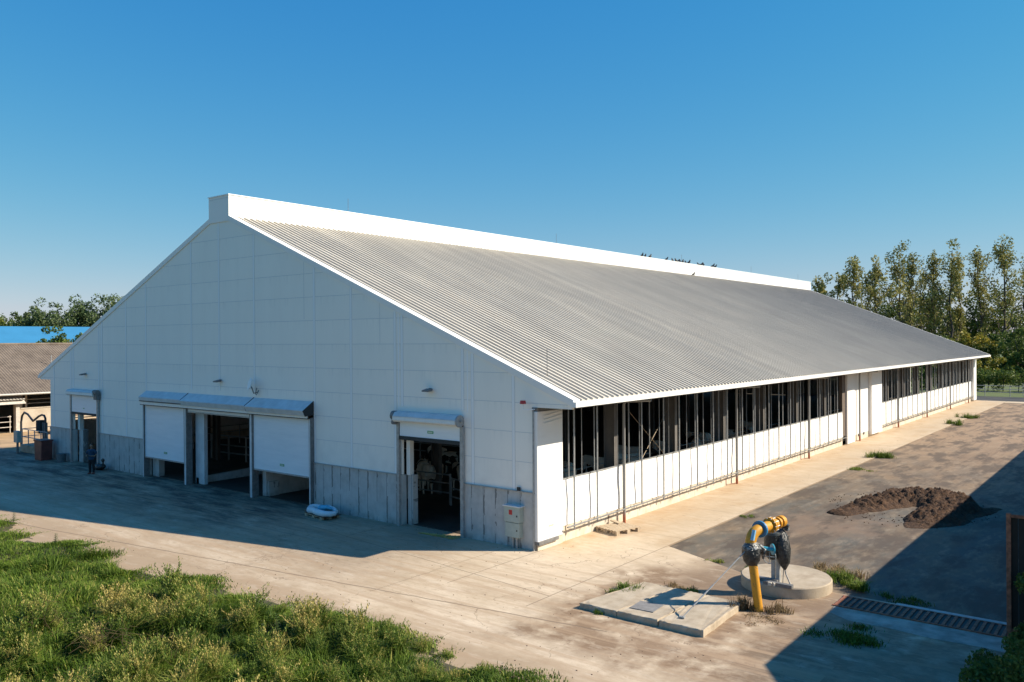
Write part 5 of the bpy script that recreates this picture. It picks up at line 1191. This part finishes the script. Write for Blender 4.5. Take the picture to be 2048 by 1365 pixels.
# tangle of bare dry stems
tm = MB(); rgt = np.random.default_rng(5)
for (cx_, cy_, n_) in ((-2.3, -14.6, 46), (-5.2, -14.9, 34), (-.5, -14.0, 20)):
    for k in range(n_):
        p = Vector((cx_+rgt.normal(0, .45), cy_+rgt.normal(0, .3), .25+rgt.uniform(0, .3))); d_ = Vector((rgt.normal(), rgt.normal(), abs(rgt.normal())*.7)).normalized(); ln = rgt.uniform(.35, .9)
        q = p+d_*ln*.5+Vector((0, 0, .12)); e = p+d_*ln+Vector((rgt.normal(0, .12), rgt.normal(0, .12), -.03)); tm.tube([p, q, e], [.006, .005, .002], 4)
tag(tm.build('dry_brush', MAT['dry']), 'tangle of bare dry stems lying in the foreground weeds', 'brush', kind='stuff')
# plants growing out of cracks: one thing each
def crack_plant(label, loc, r, h, n, mat='grass', tmu=.35, name='weed_tuft', cat='weeds', flat=.9):
    t = thing(name, label, cat, loc)
    rr = rng.random(n)**.7*r; a = rng.uniform(0, 6.28, n); x = rr*np.cos(a); y = rr*np.sin(a)
    hh = h*rng.uniform(.4, 1.1, n)*(1.1-.6*rr/r)
    kx = rng.normal(0, r*.45, 9); ky = rng.normal(0, r*.38, 9); kk = rng.integers(0, 9, n); x = kx[kk]+rng.normal(0, r*.16, n); y = ky[kk]+rng.normal(0, r*.16, n); kh = rng.uniform(.35, 1.25, 9); hh = h*kh[kk]*rng.uniform(.4, 1.1, n)
    o = blades('leaves', x, y, hh, .010+0*x, rng.uniform(.2, flat, n), tmu+rng.normal(0, .2, n), MAT[mat], z0=np.zeros(n), az=rng.uniform(0, 6.28, n)); o.parent = t
    V, F, ti = leaf_cloud([(kx[q], ky[q], h*kh[q]*.4) for q in range(9)], [r*.22]*9, int(n*(.12 if mat == 'dry' else .28)), .05, rng, tmu, h/r*.4)
    V[:, 2] = np.maximum(V[:, 2], .01); npmesh('foliage', V, [F], ti, MAT[mat if mat != 'grass' else 'bushgreen'], t); return t
crack_plant('spreading green weed on the apron edge opposite the middle barn panel', (3.75, 32.4, -.03), .95, .55, 900, tmu=.4)
crack_plant('small green weed on the apron edge, second from the far end', (3.6, 57.2, -.03), .75, .6, 600)
crack_plant('small green weed on the apron edge nearest the far end', (3.6, 64.3, -.03), .85, .6, 600)
crack_plant('flat grass tuft by the apron edge in front of the spreading weed', (3.9, 26.5, -.04), .9, .18, 500, tmu=.5)
crack_plant('low tuft at the apron edge level with the first downpipe', (3.8, 10.2, -.04), .35, .12, 160, tmu=.5)
crack_plant('thin dry tuft on the asphalt edge right of the concrete corner', (6.0, 2.7, -.04), .3, .16, 160, tmu=.8)
crack_plant('green grass patch on the mud just left of the round pit cover', (7.35, 2.6, -.03), .6, .13, 420, tmu=.4)
crack_plant('leafy weed at the back left corner of the precast slabs', (5.0, -2.25, 0), .6, .34, 420, tmu=.4)
crack_plant('dry grass along the back edge of the precast slabs', (6.3, -1.15, 0), .5, .2, 420, 'dry', .6)
crack_plant('green tuft in the dry grass behind the precast slabs', (6.75, -1.2, 0), .35, .22, 260, tmu=.5)
crack_plant('tall leafy weeds on the right rim of the round pit cover', (10.1, 3.0, 0), .6, .42, 520, tmu=.45)
crack_plant('dry weeds right behind the round pit cover', (9.6, 3.7, -.03), .7, .4, 700, 'dry', .55)
crack_plant('green weeds at the shadow edge by the drain grate', (10.65, 2.3, 0), .45, .4, 500, tmu=.4)
crack_plant('withered brown weeds round the foot of the yellow pipe', (8.75, -1.68, 0), .32, .5, 420, 'dry', .1)
crack_plant('reddish dry weeds right of the foot of the yellow pipe', (9.4, -1.2, 0), .5, .3, 300, 'dry', .25)
crack_plant('dry litter of grass in front of the yellow pipe', (9.3, -2.1, 0), .7, .06, 300, 'dry', .35)
crack_plant('small green sprout on the left front face of the slabs', (5.5, -4.5, 0), .16, .16, 90)
crack_plant('dark mat of weeds in the shade below the drain kerb', (11.9, -2.1, 0), 1.0, .22, 1500, tmu=.25)
crack_plant('short dark grass on the asphalt beside the drain grate', (12.2, 1.9, -.04), .7, .15, 500, tmu=.25)
# shrub at the right edge in front of the gate
def leafy_bush(label, loc, pts, rads, n, size, mat, seed):
    t = thing('climbing_bush', label, 'bush', loc); r2 = np.random.default_rng(seed)
    V, F, ti = leaf_cloud(pts, rads, n, size, r2, .45, 1.0); V[:, 2] = np.maximum(V[:, 2], .02); npmesh('foliage', V, [F], ti, MAT[mat], t)
    sb_ = MB()
    for p in pts: sb_.tube([(p[0]*.3, p[1]*.3, 0), (p[0]*.7, p[1]*.7, p[2]*.6), p], [.02, .014, .006], 5)
    sb_.build('stems', MAT['bark'], t); return t
leafy_bush('dark leafy bush climbing the timber gate at the right edge', (15.6, -.9, 0), [(0, 0, .5), (.3, .2, 1.2), (-.1, .3, 1.7), (.5, -.2, .8), (-.25, -.3, .3), (.4, .3, 2.1), (.9, 0, 1.3)], [.4, .35, .3, .45, .35, .22, .5], 5200, .11, 'bushgreen', 3)
leafy_bush('dark sprawling bush in the bottom right corner', (15.2, -3.2, 0), [(0, 0, .2), (.5, .5, .5), (.4, -.6, .5), (-.3, -.5, .2), (.9, 0, .9), (-.35, .6, .15), (.7, -1.1, .7)], [.45, .45, .5, .4, .5, .4, .5], 6500, .11, 'bushgreen', 4)
# broad-leaved weeds standing out at the verge edge
for (px_, py_, hh, lb) in ((-2.0, -12.0, .95, 'broad-leaved weed standing tallest at the left end of the tall weeds'), (-2.9, -11.8, .8, 'broad-leaved weed left of the tallest one on the verge edge'), (.4, -11.6, .8, 'leafy dark weed poking up right of the broad-leaved ones'), (-14.8, -10.6, .5, 'thin dark shoot on the middle of the verge edge'), (-20.3, -10.0, .5, 'feathery shoot near the left end of the verge edge')):
    t = thing('broadleaf_weed', lb, 'weed', (px_, py_, .05)); r3 = np.random.default_rng(int(abs(px_)*10))
    V = []; F = []; T_ = []
    for k in range(34):
        z = hh*(.25+.75*k/33); a = k*2.4; ln = .13*(1.15-z/hh*.6); d_ = np.array([math.cos(a), math.sin(a), .15]); s_ = np.array([-math.sin(a), math.cos(a), 0]); p = np.array([.05*math.sin(z*3), .03, z]); b = len(V)
        V += [p, p+d_*ln*.5+s_*ln*.35, p+d_*ln, p+d_*ln*.5-s_*ln*.35]; F.append((b, b+1, b+2, b+3)); T_ += [.45+r3.normal(0, .1)]*4
    npmesh('leaves', np.array(V), [np.array(F)], np.array(T_), MAT['bushgreen'], t)
    MB().tube([(0, 0, 0), (.03, .03, hh*.5), (.0, .03, hh)], [.012, .01, .004], 5).build('stem', MAT['bark'], t)
# litter on the concrete
rgp = np.random.default_rng(9); lm_ = MB()
for k in range(150):
    x, y = rgp.uniform(-6, 11), rgp.uniform(-9, 1.5); s = rgp.uniform(.01, .028)
    if 4.7 < x < 8.9 and -4.6 < y < -1.2: continue
    lm_.ball((x, y, .004), (s, s*.7, s*.5), 6, 4)
tag(lm_.build('grit', simple('brown_grit', (.17, .11, .07), .95)), 'brown grit and crumbs scattered over the concrete yard', 'grit', kind='stuff')
